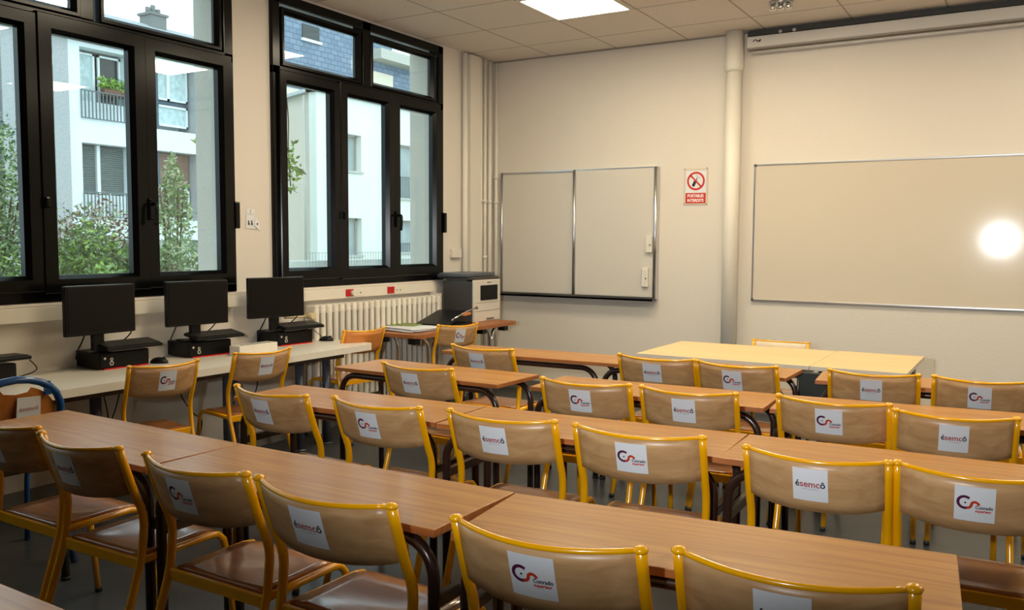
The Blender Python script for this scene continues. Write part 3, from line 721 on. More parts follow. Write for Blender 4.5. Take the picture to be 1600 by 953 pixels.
t = thing('radiator', 'white cast sectional radiator under the right window', 'radiator', (0.085, 0, 0))
nsec = 23; ya, yb = -2.66, -1.13
bm = B()
for i in range(nsec):
    y = ya + (yb - ya) * i / (nsec - 1)
    for xx in (-0.042, 0.042):
        pts = [(xx, y, 0.16), (xx, y, 0.20), (xx, y, 0.92), (xx, y, 0.955)]
        tube(bm, pts, [0.016, 0.021, 0.021, 0.016], 10)
    box(bm, (-0.055, y - 0.026, 0.905), (0.055, y + 0.026, 0.975), bevel=0.012)
    box(bm, (-0.055, y - 0.026, 0.13), (0.055, y + 0.026, 0.19), bevel=0.012)
obj('section', bm, RADW, t)
bm = B(); box(bm, (-0.04, yb + 0.034, 0.15), (0.05, yb + 0.045, 0.99), bevel=0.003); obj('end_plate', bm, RADW, t)
bm = B(); cyl(bm, (0, ya - 0.03, 0.90), (0, ya - 0.075, 0.90), 0.014, 12); cyl(bm, (0, ya - 0.045, 0.90), (0.06, ya - 0.045, 0.90), 0.024, 16); tube(bm, smooth_path([(0, ya - 0.075, 0.9), (0.0, ya - 0.15, 0.9), (-0.03, ya - 0.25, 0.9)], 4), 0.010, 8); obj('valve', bm, mat('brass_white', srgb(214, 196, 150), 0.4), t, 'cream thermostatic valve')
bm = B()
for y in (ya + 0.05, yb - 0.05): box(bm, (-0.02, y - 0.015, 0), (0.02, y + 0.015, 0.14))
obj('foot', bm, RADW, t)

def vpipe(x, y, r, label, z0=0.0, z1=H - 0.02, clamps=(), name='wall_pipe'):
    t = thing(name, label, 'pipe', (x, y, 0), 0, 'white pipes in the corner')
    bm = B(); cyl(bm, (0, 0, z0), (0, 0, z1), r, 18); obj('pipe', bm, WHITEP, t)
    for z in clamps:
        bm = B(); cyl(bm, (0, 0, z - 0.012), (0, 0, z + 0.012), r + 0.007, 18); box(bm, (-0.001 - r - 0.012, -0.006, z - 0.008), (0, 0.006, z + 0.008)); obj('clamp', bm, WHITEP, t)
bm = B(); box(bm, (0.001, -0.52, 0), (0.07, -0.35, H - 0.02), bevel=0.004); tag(obj('pipe_casing', bm, RADW), 'white boxed pipe casing among the corner pipes', 'pipe casing')
vpipe(0.04, -0.575, 0.026, 'thick white wall pipe next to the boxed casing, window side')
vpipe(0.04, -0.312, 0.02, 'white wall pipe just right of the boxed casing', clamps=(1.84, 1.10))
vpipe(0.04, -0.232, 0.016, 'thin white corner pipe, second right of the casing', clamps=(1.84, 1.3))
vpipe(0.04, -0.145, 0.018, 'white corner pipe, third right of the casing', clamps=(1.84,))
vpipe(0.052, -0.045, 0.018, 'white pipe standing right in the room corner', clamps=(2.08, 1.84))
bm = B(); box(bm, (0.001, -0.77, 1.30), (0.035, -0.62, 1.385), bevel=0.004); tag(obj('junction_box', bm, WALLW), 'small white junction box on the wall right of the window', 'junction box')

# big downpipe on the back wall
t = thing('downpipe', 'thick cream floor-to-ceiling pipe between the two whiteboards', 'pipe', (2.43, -0.085, 0))
bm = B(); cyl(bm, (0, 0, 0), (0, 0, H), 0.066, 32); obj('pipe', bm, WHITEP, t)
bm = B(); tube(bm, [(0, 0, 2.88), (0, 0, 2.90), (0, 0, 2.93), (0, 0, 2.96), (0, 0, 2.975), (0, 0, H - 0.01)], [0.067, 0.075, 0.077, 0.080, 0.075, 0.073], 32); obj('collar', bm, WHITEP, t)

# ---------------------------------------------------------------- boards on the back wall
t = thing('whiteboard', 'left folding whiteboard in two panels with an aluminium frame', 'whiteboard', (0, 0, 0))
X0, XM, X1, Z0, Z1 = 0.115, 0.925, 1.735, 0.96, 2.115
bm = B(); box(bm, (X0, -0.035, Z0), (XM, -0.004, Z1)); obj('left_panel', bm, BOARDL, t)
bm = B(); box(bm, (XM, -0.05, Z0), (X1, -0.004, Z1)); obj('right_panel', bm, BOARDL, t)
for x, d, w_ in ((X0, 0.045, 0.013), (XM, 0.062, 0.016), (X1, 0.060, 0.018)):
    bm = B(); cyl(bm, (x, -d + 0.006, Z0 - 0.02), (x, -d + 0.006, Z1 + 0.01), w_, 16); box(bm, (x - w_, -d + 0.006, Z0 - 0.02), (x + w_, -0.002, Z1 + 0.01)); obj('frame_post', bm, ALU, t)
bm = B(); box(bm, (X0, -0.05, Z1), (X1, -0.002, Z1 + 0.012)); obj('top_rail', bm, ALU, t)
bm = B(); box(bm, (X0 - 0.01, -0.10, Z0 - 0.035), (X1, -0.002, Z0 - 0.018)); box(bm, (X0 - 0.01, -0.10, Z0 - 0.035), (X1, -0.092, Z0)); obj('pen_tray', bm, DALU, t)
for (x, z, h, l) in ((1.685, 1.435, 0.15, 'white plastic holder on the whiteboard edge, upper one'), (1.65, 1.135, 0.17, 'white plastic holder on the whiteboard, lower one')):
    q = thing('pen_holder', l, 'holder', (x, -0.051, z - h / 2), 0, 'white holders on the left whiteboard')
    bm = B(); box(bm, (-0.03, -0.028, 0), (0.03, 0, h), bevel=0.006); obj('case', bm, WHITEP, q)
    bm = B(); cyl(bm, (0.012, -0.030, h * 0.45), (0.012, -0.027, h * 0.45), 0.008, 10); obj('knob', bm, GREYM, q)

t = thing('whiteboard', 'wide right whiteboard with a bright flash reflection', 'whiteboard', (2.60, -0.002, 0.962))
bm = B(); box(bm, (0.008, -0.018, 0.008), (2.392, 0, 1.14)); obj('writing_surface', bm, BOARD, t)
bm = B()
for a, c in (((0, 0), (2.40, 0.014)), ((0, 1.134), (2.40, 1.148)), ((0, 0.014), (0.014, 1.134)), ((2.386, 0.014), (2.40, 1.134))): box(bm, (a[0], -0.024, a[1]), (c[0], 0, c[1]), bevel=0.002)
obj('frame', bm, ALU, t)
bm = B()
for x, z in ((0, 0), (0, 1.128), (2.38, 0), (2.38, 1.128)): box(bm, (x - 0.002, -0.026, z - 0.001), (x + 0.022, -0.001, z + 0.021), bevel=0.003)
obj('corner_cap', bm, GREYM, t)

# projection screen housing
t = thing('projection_screen', 'long white roll-up projection screen housing under the ceiling', 'projection screen', (2.535, -0.004, 3.06))
bm = B(); box(bm, (0, -0.10, 0.0), (2.7, 0, 0.092), bevel=0.008); obj('housing', bm, mat('housing_white', srgb(214, 210, 202), 0.45), t)
bm = B(); box(bm, (0.0, -0.098, -0.012), (2.7, -0.01, 0.0)); obj('slot', bm, mat('slot_grey', srgb(150, 142, 128), 0.5), t)
bm = B(); cyl(bm, (0.03, -0.05, -0.03), (2.68, -0.05, -0.03), 0.012, 12); obj('weight_bar', bm, MATS['housing_white'], t)
bm = B(); fn = lambda x, y: Vector((x + 0.085, -0.1005, y + 0.052))
add_stroke(bm, [(-0.033, -0.004), (-0.022, 0.008), (-0.01, 0.009), (0.002, 0.0), (0.012, -0.003), (0.028, 0.008)], 0.008, fn, 0); add_poly(bm, [(-0.003, -0.010), (0.028, -0.008), (0.036, 0.013), (0.02, 0.005)], fn, 0); art('logo', bm, [NAVY], t, 'small dark swoosh mark')
bm = B(); box(bm, (0.0, -0.08, 0.1), (2.7, 0, 0.14)); obj('dark_gap_strip', bm, mat('dark_gap', srgb(60, 60, 58), 0.6), t)  # dark strip standing in for the shaded gap above the housing
bm = B()
for x in (0.27, 0.38): cyl(bm, (x, -0.088, 0.11), (x, -0.081, 0.11), 0.014, 12)
obj('mounting_bolt', bm, ALU, t)

# no-phone sign
t = thing('wall_sign', 'red and white no mobile phone notice beside the thick pipe', 'sign', (2.085, -0.004, 1.94))
t.rotation_euler = (0, math.radians(0.6), 0)
f0 = lambda o: (lambda x, y: Vector((x, -0.004 - o, y)))
bm = B(); box(bm, (-0.108, -0.003, -0.158), (0.108, 0.002, 0.158)); obj('sheet', bm, mat('clear_sleeve', srgb(214, 202, 182), 0.3), t)
bm = B(); add_poly(bm, [(-0.09, -0.145), (0.095, -0.145), (0.095, 0.138), (-0.09, 0.138)], f0(0)); art('notice', bm, [WHITE], t)
bm = B(); R = 0.072; c = (0.003, 0.048); f1 = f0(0.0008)
ph = [(-0.024, 0.012), (-0.004, 0.022), (0.018, 0.075), (0.004, 0.082)]
# handset, tilted
def rot(p, a, o): return (o[0] + p[0] * math.cos(a) - p[1] * math.sin(a), o[1] + p[0] * math.sin(a) + p[1] * math.cos(a))
add_poly(bm, [rot(p, -0.45, (-0.010, 0.030)) for p in ((-0.013, -0.03), (0.013, -0.03), (0.013, 0.03), (-0.013, 0.03))], f1, 1)
add_poly(bm, [rot(p, -0.45, (0.002, 0.062)) for p in ((0.002, -0.004), (0.009, -0.004), (0.009, 0.02), (0.002, 0.02))], f1, 1)
for a_ in (0.2, 0.9, 1.6): add_stroke(bm, [(0.012 + 0.012 * math.cos(a_ + t_), 0.078 + 0.012 * math.sin(a_ + t_)) for t_ in (0, 0.2, 0.4)], 0.004, f1, 2)
add_stroke(bm, [(0.028, 0.072), (0.036, 0.084)], 0.004, f1, 2); add_stroke(bm, [(0.006, 0.088), (0.012, 0.098)], 0.004, f1, 2)
f2_ = f0(0.0014)
add_stroke(bm, [(c[0] + R * math.cos(2 * PI * i / 40), c[1] + R * math.sin(2 * PI * i / 40)) for i in range(41)], 0.017, f2_, 0)
add_stroke(bm, [(c[0] - 0.05, c[1] + 0.05), (c[0] + 0.05, c[1] - 0.05)], 0.014, f2_, 0)
art('no_phone_symbol', bm, [REDINK, BLACKINK, GREYM], t)
bm = B(); add_poly(bm, [(-0.088, -0.145), (0.095, -0.145), (0.095, -0.055), (-0.088, -0.055)], f1, 0)
add_text(bm, 'PORTABLES', 0.036, f2_, 1, 0.003, -0.092, 0.0012, True, 0.78); add_text(bm, 'INTERDITS', 0.036, f2_, 1, 0.003, -0.132, 0.0012, True, 0.86)
art('caption_panel', bm, [REDINK, WINK], t, 'red panel with white capitals')
bm = B()
for x, z in ((-0.1, 0.152), (0.1, 0.158), (-0.1, -0.152), (0.102, -0.152)): ball(bm, (x, -0.006, z), 0.005, 1, u=8, v=6)
obj('drawing_pin', bm, mat('pin_brown', srgb(90, 70, 60), 0.4), t)

# paper notice between the windows
t = thing('paper_notice', 'small white paper notice pinned on the wall between the windows', 'notice', (0.004, -3.155, 1.59))
g1 = lambda x, y: Vector((0.0 + 0.02 * max(0, -y - 0.02), x, y))
bm = B(); add_poly(bm, [(-0.05, -0.055), (0.035, -0.06), (0.03, 0.075), (-0.045, 0.08)], g1); s = art('sheet', bm, [WHITE], t)
md = s.modifiers.new('t', 'SOLIDIFY'); md.thickness = 0.001
bm = B(); g3 = lambda x, y: Vector((0.006 + 0.02 * max(0, -y - 0.02), x, y)); add_poly(bm, [(0.02, -0.035), (0.075, -0.075), (0.06, -0.01), (0.03, 0.03)], g3); s2 = art('folded_corner', bm, [WHITE], t); md = s2.modifiers.new('t', 'SOLIDIFY'); md.thickness = 0.001
g2 = lambda x, y: Vector((0.003 + 0.02 * max(0, -y - 0.02), x, y)); g4 = lambda x, y: Vector((0.008 + 0.02 * max(0, -y - 0.02), x, y))
bm = B(); add_text(bm, '2', 0.03, g2, 0, -0.01, 0.05)
for x in (-0.028, 0.0):
    add_poly(bm, [(x - 0.005, -0.03), (x + 0.005, -0.03), (x + 0.005, -0.002), (x - 0.005, -0.002)], g2, 0); add_disc(bm, (x + 0.002, -0.026), 0.008, g2, 0, 10)
add_stroke(bm, [(-0.04, 0.04), (0.02, 0.04)], 0.003, g2, 1); add_disc(bm, (0.045, -0.025), 0.007, g4, 0, 8)
art('print', bm, [BLACKINK, GREYINK], s)

# ---------------------------------------------------------------- printer corner
t = thing('printer_table', 'small wooden table with chrome tube legs carrying the printer', 'table', (0, 0, 0))
bm = B(); prism(bm, rrect(0.15, -2.12, 0.66, -0.62, 0.07), 0.706, 0.735); obj('tabletop', bm, EDGE, t)
def curvy(x, y, dx, dy):
    bm = B(); tube(bm, smooth_path([(x, y, 0.69), (x + dx * 0.5, y + dy * 0.5, 0.688), (x + dx * 0.85, y + dy * 0.85, 0.65), (x + dx, y + dy, 0.56), (x + dx, y + dy, 0.3), (x + dx, y + dy, 0.006)], 5), 0.014, 12); obj('leg', bm, CHROME, t)
for (x, y, dx, dy) in ((0.52, -1.98, 0.0, 0.17), (0.54, -1.62, 0.0, -0.15), (0.22, -1.98, 0, 0.16), (0.54, -1.08, 0, 0.16), (0.52, -0.72, 0, -0.14), (0.22, -0.76, 0, -0.08)): curvy(x, y, dx, dy)
bm = B()
for (x, y) in ((0.54, -2.02), (0.54, -1.60), (0.22, -2.0), (0.54, -1.06), (0.54, -0.70), (0.22, -0.72)): box(bm, (x - 0.035, y - 0.035, 0.65), (x + 0.035, y + 0.035, 0.705), bevel=0.004)
obj('corner_bracket', bm, DBLACK, t)

t = thing('printer', 'large grey and white laser printer on the corner table', 'printer', (0, 0, 0.7355))
bm = B(); box(bm, (0.085, -1.0, 0.0), (0.40, -0.56, 0.36), bevel=0.008); box(bm, (0.03, -1.0, 0.385), (0.12, -0.56, 0.401), bevel=0.002); obj('body', bm, PRGREY, t)
bm = B(); box(bm, (0.401, -0.998, 0.0), (0.425, -0.562, 0.375), bevel=0.006); fp = obj('front_panel', bm, PRWHITE, t)
bm = B(); box(bm, (0.4255, -0.90, 0.19), (0.429, -0.615, 0.325), bevel=0.003); obj('output_slot', bm, DBLACK, fp)
bm = B(); box(bm, (0.4255, -0.985, 0.095), (0.4275, -0.575, 0.098)); box(bm, (0.4255, -0.985, 0.168), (0.4272, -0.575, 0.170)); box(bm, (0.4255, -0.80, 0.012), (0.43, -0.68, 0.028)); obj('tray_line', bm, mat('seam_grey', srgb(110, 108, 104), 0.5), fp)
bm = B(); box(bm, (0.4255, -0.79, 0.345), (0.4268, -0.72, 0.353)); obj('name_plate', bm, GREYM, fp)
bm = B(); box(bm, (0.006, -1.01, 0.40), (0.36, -0.55, 0.435), bevel=0.008); obj('scanner_lid', bm, mat('lid_grey', srgb(86, 92, 98), 0.4), t)
bm = B(); box(bm, (0.12, -0.99, 0.36), (0.34, -0.57, 0.40)); obj('scanner_neck', bm, PRGREY, t)
bm = B(); box(bm, (0.34, -0.99, 0.375), (0.42, -0.57, 0.40), bevel=0.006); obj('control_panel', bm, mat('panel_brown', srgb(70, 64, 58), 0.4), t)

t = thing('paper_stack', 'loose stack of white papers on the left end of the printer table', 'papers', (0.34, -1.80, 0.7355), 0)
bm = B()
for i in range(9):
    a = random.uniform(-0.25, 0.25); cx, cy = random.uniform(-0.02, 0.02), random.uniform(-0.05, 0.05); pts = [rot(p, a, (cx, cy)) for p in ((-0.2, -0.15), (0.2, -0.15), (0.2, 0.15), (-0.2, 0.15))]
    prism(bm, pts, i * 0.003, i * 0.003 + 0.0025)
obj('sheets', bm, WHITE, t)
bm = B(); prism(bm, [rot(p, 0.3, (0, 0)) for p in ((-0.16, -0.11), (0.14, -0.11), (0.14, 0.11), (-0.16, 0.11))], 0.0275, 0.032); tag(obj('magazine', bm, GREEN), 'green-covered magazine lying on the white papers', 'magazine').location = (0.20, -1.72, 0.7355)
t = thing('paper_cutter', 'black paper cutter with a raised silver blade arm beside the printer', 'paper cutter', (0.36, -1.36, 0.736), math.radians(10))
bm = B(); vs = box(bm, (-0.16, -0.22, 0.0), (0.16, 0.22, 0.02), bevel=0.003); obj('base_board', bm, DBLACK, t)
bm = B(); a = [bm.verts.new(p) for p in ((-0.15, -0.24, 0.021), (0.15, -0.24, 0.021), (0.15, 0.20, 0.105), (-0.15, 0.20, 0.105), (-0.15, -0.24, 0.033), (0.15, -0.24, 0.033), (0.15, 0.20, 0.117), (-0.15, 0.20, 0.117))]
for q in ((0, 3, 2, 1), (4, 5, 6, 7), (0, 1, 5, 4), (1, 2, 6, 5), (2, 3, 7, 6), (3, 0, 4, 7)): bm.faces.new([a[i] for i in q])
obj('cutting_board', bm, DBLACK, t)
bm = B(); tube(bm, [(0.165, -0.2, 0.07), (0.165, 0.1, 0.12), (0.165, 0.30, 0.135)], 0.006, 8); obj('blade_arm', bm, CHROME, t)
bm = B(); ball(bm, (0.165, 0.31, 0.136), 0.016, 1); obj('end_knob', bm, mat('knob_grey', srgb(120, 116, 100), 0.4), t)
bm = B(); box(bm, (0.15, 0.02, 0.085), (0.18, 0.16, 0.11), bevel=0.004); obj('grip', bm, PLYO, t)

# ---------------------------------------------------------------- outside
def E(y, z, x9=-9.0, k=1.7):
    P = Vector((x9, y, z)); return CAM + (P - CAM) * k
FX = E(0, 0).x
def fy(y, k=1.7): return CAM.y + (y - CAM.y) * k
def fz(z, k=1.7): return CAM.z + (z - CAM.z) * k
FWALL = mat('facade_render', srgb(222, 232, 234), 0.85, var=0.05, vscale=0.8)
FROUGH = mat('roughcast', srgb(168, 172, 174), 0.9, var=0.12, vscale=25, bump=0.5, bscale=30)
FSLATE = mat('roof_slate', srgb(150, 158, 164), 0.7, var=0.12, vscale=6)
SHUT = mat('grey_green_shutter', srgb(84, 100, 100), 0.6); SHUTB = mat('brown_shutter', srgb(132, 104, 92), 0.6); DKBL = mat('blue_grey_shutter', srgb(74, 88, 102), 0.6)
CURT = mat('net_curtain', srgb(186, 206, 208), 0.8, var=0.18, vscale=7); DKWIN = mat('dark_glass', srgb(52, 58, 58), 0.15)
FWHITE = mat('white_window_frame', srgb(228, 236, 238), 0.5); RAILM = mat('railing_steel', srgb(96, 108, 112), 0.5)

b = thing('apartment_building', 'white apartment building with shutters and balconies seen through the left window', 'building', (FX, fy(2.4), 0))
ox, oy = FX, fy(2.4)
def fb(y0, y1, z0, z1, d0, d1, name, m, par=None, bev=0.0, k=1.7):
    bm = B(); box(bm, (d0, fy(y0, k) - oy, fz(z0, k)), (d1, fy(y1, k) - oy, fz(z1, k)), bevel=bev); return obj(name, bm, m, par or b)
# solid wall as bands and piers around recessed openings
bm = B()
def wb(y0, y1, z0, z1, d=0.0): box(bm, (-1.2, fy(y0) - oy, fz(z0)), (d, fy(y1) - oy, fz(z1)))
wb(1.23, 1.45, 0.5, 4.85); wb(1.45, 3.86, 3.07, 3.45); wb(1.45, 3.86, 4.64, 4.85); wb(1.45, 3.86, 0.9, 1.46, -0.4); wb(2.37, 2.88, 0.5, 4.7, -0.2); wb(1.45, 3.86, 1.46, 1.82)
obj('wall', bm, FWALL, b)
bm = B(); box(bm, (-1.2, fy(0.15) - oy, fz(0.3)), (0.05, fy(1.23) - oy, fz(4.85))); box(bm, (-1.2, fy(-2.5) - oy, fz(0.3)), (0.02, fy(0.05) - oy, fz(4.85))); box(bm, (-1.2, fy(3.78) - oy, fz(0.3)), (0.04, fy(4.9) - oy, fz(4.85)))
obj('roughcast_pier', bm, FROUGH, b)
bm = B(); box(bm, (-1.3, fy(-2.5) - oy, -0.5), (-0.9, fy(4.9) - oy, fz(4.85))); obj('back_wall', bm, FWALL, b)
fb(0.05, 0.15, 2.9, 4.8, -0.5, -0.1, 'stair_window', DKBL)
# roof
bm = B(); y0_, y1_ = fy(-3) - oy, fy(5.2) - oy; z0_ = fz(4.85)
a = [bm.verts.new(p) for p in ((0.25, y0_, z0_), (0.25, y1_, z0_), (-2.5, y1_, 8.63), (-2.5, y0_, 8.63), (0.25, y0_, z0_ - 0.18), (0.25, y1_, z0_ - 0.18), (-5.2, y1_, z0_ - 0.1), (-5.2, y0_, z0_ - 0.1))]
for q in ((0, 1, 2, 3), (4, 7, 6, 5), (0, 4, 5, 1), (2, 6, 7, 3), (1, 5, 6, 2), (0, 3, 7, 4)): bm.faces.new([a[i] for i in q])
obj('roof', bm, FSLATE, b)
bm = B(); cy_ = 12.05 - oy; box(bm, (-2.9, cy_ - 0.3, 8.2), (-2.3, cy_ + 0.3, 8.95)); box(bm, (-2.95, cy_ - 0.36, 8.95), (-2.25, cy_ + 0.36, 9.03))
for i in range(3): cyl(bm, (-2.6, cy_ - 0.2 + 0.2 * i, 9.03), (-2.6, cy_ - 0.2 + 0.2 * i, 9.03 + (0.2, 0.3, 0.2)[i]), 0.08, 10)
obj('chimney', bm, mat('chimney_brick', srgb(120, 122, 120), 0.9), b)
def win(y0, y1, z0, z1, m, frame=True, d=-0.45, par=None, mull=()):
    p = fb(y0, y1, z0, z1, d - 0.05, d, 'window', m)
    if frame:
        bm = B(); t_ = 0.06
        Y0, Y1, Za, Zb = fy(y0) - oy, fy(y1) - oy, fz(z0), fz(z1)
        box(bm, (d, Y0, Za), (d + 0.06, Y0 + t_, Zb)); box(bm, (d, Y1 - t_, Za), (d + 0.06, Y1, Zb)); box(bm, (d, Y0, Za), (d + 0.06, Y1, Za + t_)); box(bm, (d, Y0, Zb - t_), (d + 0.06, Y1, Zb))
        for y in mull: yy_ = fy(y) - oy; box(bm, (d, yy_ - 0.05, Za), (d + 0.06, yy_ + 0.05, Zb))
        obj('window_frame', bm, FWHITE, p)
    return p
win(1.47, 1.87, 3.47, 4.60, CURT); win(1.93, 2.36, 3.47, 4.60, DKWIN)
win(2.9, 3.06, 3.46, 4.68, DKBL, False, -0.25)
win(3.07, 3.74, 4.02, 4.63, CURT, True, -0.4, None, (3.32,)); win(3.07, 3.74, 3.55, 3.93, CURT, True, -0.4)
fb(3.07, 3.74, 3.94, 4.0, -0.5, -0.38, 'spandrel', DKBL)
def shutter(y0, y1, z0, z1, m):
    bm = B(); Y0, Y1 = fy(y0) - oy, fy(y1) - oy; Za, Zb = fz(z0), fz(z1); n = 22
    for i in range(n): z = Za + (Zb - Za) * i / n; box(bm, (-0.42, Y0, z), (-0.38 + 0.0, Y1, z + (Zb - Za) / n * 0.86))
    obj('roller_shutter', bm, m, b)
shutter(1.46, 1.82, 2.24, 3.05, SHUT); shutter(1.90, 2.36, 2.24, 3.05, SHUT); shutter(3.08, 3.74, 2.45, 3.05, SHUTB)
fb(1.83, 1.89, 2.24, 3.06, -0.44, -0.3, 'mullion', FWHITE); fb(2.9, 3.06, 1.82, 3.05, -0.5, -0.25, 'window_side', DKBL)
win(3.08, 3.74, 1.84, 2.42, DKWIN, True, -0.4)
def railing(y0, y1, z0, z1, n, d=0.02):
    bm = B(); Y0, Y1, Za, Zb = fy(y0) - oy, fy(y1) - oy, fz(z0), fz(z1)
    box(bm, (d, Y0, Zb - 0.03), (d + 0.04, Y1, Zb)); box(bm, (d, Y0, Za), (d + 0.04, Y1, Za + 0.03))
    for i in range(n): y = Y0 + (Y1 - Y0) * i / (n - 1); box(bm, (d, y - 0.012, Za), (d + 0.03, y + 0.012, Zb))
    obj('railing', bm, RAILM, b)
railing(1.45, 2.37, 3.47, 3.94, 15); railing(1.45, 2.37, 1.83, 2.26, 15); 
fb(1.47, 2.36, 3.45, 3.78, -0.38, -0.2, 'parapet', FWALL); fb(1.45, 2.88, 1.46, 2.22, -0.38, -0.2, 'parapet', FWALL)
# balcony plant
def leaves(name, n, fpos, size, mats, seed, parent=None, up=0.3, shape='leaf'):
    rnd = random.Random(seed); bm = B()
    for _ in range(n):
        p, mi, sc_ = fpos(rnd)
        d = Vector((rnd.gauss(0, 1), rnd.gauss(0, 1), rnd.gauss(up, 0.7))).normalized(); s = d.cross(Vector((rnd.gauss(0, 1), rnd.gauss(0, 1), rnd.gauss(0, 1)))).normalized()
        L = size * sc_ * rnd.uniform(0.6, 1.3); wd = L * 0.24
        m0 = p + d * L * 0.45 + s * wd; m1 = p + d * L * 0.45 - s * wd; nrm = d.cross(s) * L * 0.10
        v = [bm.verts.new(q) for q in (p, m0 + nrm, p + d * L, m1 + nrm)]
        f = bm.faces.new((v[0], v[1], v[2])); f.material_index = mi; f = bm.faces.new((v[0], v[2], v[3])); f.material_index = mi
    me = bpy.data.meshes.new(name); bm.to_mesh(me); bm.free()
    for m in mats: me.materials.append(m)
    o = bpy.data.objects.new(name, me); COL.objects.link(o); o.parent = parent; return o
def leafmat(name, c):
    m = mat(name, c, 0.5, var=0.25, vscale=5); bs = m.node_tree.nodes['Principled BSDF']
    bs.inputs['Subsurface Weight'].default_value = 0.0
    return m
G1 = leafmat('mid_green_leaf', srgb(118, 150, 92)); G2 = leafmat('dark_green_leaf', srgb(84, 116, 74)); G3 = leafmat('bright_green_leaf', srgb(148, 186, 84)); G4 = leafmat('grey_green_leaf', srgb(176, 188, 150)); RB = leafmat('red_brown_leaf', srgb(132, 98, 86)); STEM = mat('stem_brown', srgb(92, 80, 62), 0.8)
t = thing('balcony_plant', 'green potted plant on the upper balcony rail across the street', 'plant', (FX - 0.1, fy(2.12), fz(3.9)))
bm = B(); box(bm, (-0.1, -0.4, 0), (0.12, 0.4, 0.2), bevel=0.02); obj('planter', bm, mat('terracotta', srgb(110, 80, 66), 0.8), t)
leaves('foliage', 260, lambda r: (Vector((r.uniform(-.1, .15), r.uniform(-.45, .45), 0.2 + r.uniform(0, .28))), r.choice((0, 1, 1)), 1), 0.13, [G2, G3], 3, t)

# second building through the right window
k2 = 1.9; BX = CAM.x + (-7 - CAM.x) * k2
def gy(y): return CAM.y + (y - CAM.y) * k2
def gz(z): return CAM.z + (z - CAM.z) * k2
cY = gy(4.86)
t = thing('white_house', 'plain cream house with four small windows seen through the right window', 'house', (BX, cY, 0))
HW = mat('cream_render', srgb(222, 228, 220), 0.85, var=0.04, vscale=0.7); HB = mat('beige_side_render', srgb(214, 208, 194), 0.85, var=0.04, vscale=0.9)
def hb(y0, y1, z0, z1, d0, d1, name, m, par=None):
    bm = B(); box(bm, (d0, gy(y0) - cY, gz(z0)), (d1, gy(y1) - cY, gz(z1))); return obj(name, bm, m, par or t)
ops = [(5.35, 6.14, 2.81, 3.55), (5.35, 6.12, 1.15, 1.91), (7.28, 8.2, 2.35, 3.5), (7.27, 8.2, 1.2, 1.9)]
bm = B(); zt = 4.24
def hbb(y0, y1, z0, z1): box(bm, (-0.35, gy(y0) - cY, gz(z0)), (0, gy(y1) - cY, gz(z1)))
hbb(4.86, 5.35, -1.0, zt); hbb(6.13, 7.275, -1.0, zt); hbb(8.2, 11, -1.0, zt)
hbb(5.35, 6.13, 3.55, zt); hbb(5.35, 6.13, 1.91, 2.81); hbb(5.35, 6.13, -1.0, 1.15); hbb(7.275, 8.2, 3.5, zt); hbb(7.275, 8.2, 1.9, 2.35); hbb(7.275, 8.2, -1.0, 1.2)
obj('wall', bm, HW, t)
bm = B(); dx, dy = -0.943, 0.331; L_ = 9
a = [bm.verts.new(p) for p in ((-0.004, 0.004, -1), (-0.2, 0.3, -1), (dx * L_, dy * L_ + 0.35, -1), (dx * L_, dy * L_, -1))]; c_ = [bm.verts.new((v.co.x, v.co.y, gz(zt))) for v in a]
for i in range(4): bm.faces.new((a[i], a[(i + 1) % 4], c_[(i + 1) % 4], c_[i]))
bm.faces.new(a[::-1]); bm.faces.new(c_); obj('side_wall', bm, HB, t)
bm = B(); cyl(bm, (-0.55, -0.02, -1), (-0.55, -0.02, gz(zt) - 0.1), 0.05, 10); obj('drainpipe', bm, mat('drain_grey', srgb(180, 182, 178), 0.6), t)
bm = B(); box(bm, (-0.4, -0.1, gz(zt)), (0.12, gy(11) - cY, gz(zt) + 0.14)); obj('coping', bm, mat('zinc', srgb(176, 186, 190), 0.5), t)
bm = B(); a = [bm.verts.new((x, y, gz(zt))) for x, y in ((0.12, -0.1), (-0.4, -0.1), (dx * L_, dy * L_ - 0.12), (dx * L_, dy * L_ + 0.3), (-0.3, 0.3))]; c_ = [bm.verts.new((v.co.x, v.co.y, v.co.z + 0.12)) for v in a]
for i in range(5): bm.faces.new((a[i], a[(i + 1) % 5], c_[(i + 1) % 5], c_[i]))
bm.faces.new(a[::-1]); bm.faces.new(c_); obj('side_coping', bm, MATS['zinc'], t)
HWIN = mat('house_glass', srgb(150, 164, 166), 0.3, var=0.15, vscale=2)
for (y0, y1, z0, z1) in ops:
    w_ = hb(y0, y1, z0, z1, -0.34, -0.30, 'window', HWIN)
    bm = B(); box(bm, (-0.30, gy(y0) - cY, gz(z0) - 0.03), (0.08, gy(y1) - cY + 0.05, gz(z0) + 0.05)); obj('window_sill', bm, MATS['drain_grey'], w_)
    bm = B(); Y0, Y1, Za, Zb = gy(y0) - cY, gy(y1) - cY, gz(z0), gz(z1)
    box(bm, (-0.3, Y1 - 0.07, Za), (-0.24, Y1, Zb)); box(bm, (-0.3, Y0, Zb - 0.07), (-0.24, Y1, Zb)); obj('window_frame', bm, mat('taupe_frame', srgb(170, 162, 154), 0.5), w_)
bm = B(); Y0, Y1, Za, Zb = gy(7.28) - cY, gy(8.2) - cY, gz(2.37), gz(2.83)
box(bm, (0.05, Y0, Zb - 0.04), (0.08, Y1, Zb))
for i in range(14): y = Y0 + (Y1 - Y0) * i / 13; box(bm, (0.05, y - 0.012, Za), (0.075, y + 0.012, Zb))
obj('balcony_railing', bm, RAILM, t)
bm = B(); Zb = gz(1.42); Za = gz(1.2)
box(bm, (0.05, Y0, Zb - 0.04), (0.08, Y1, Zb))
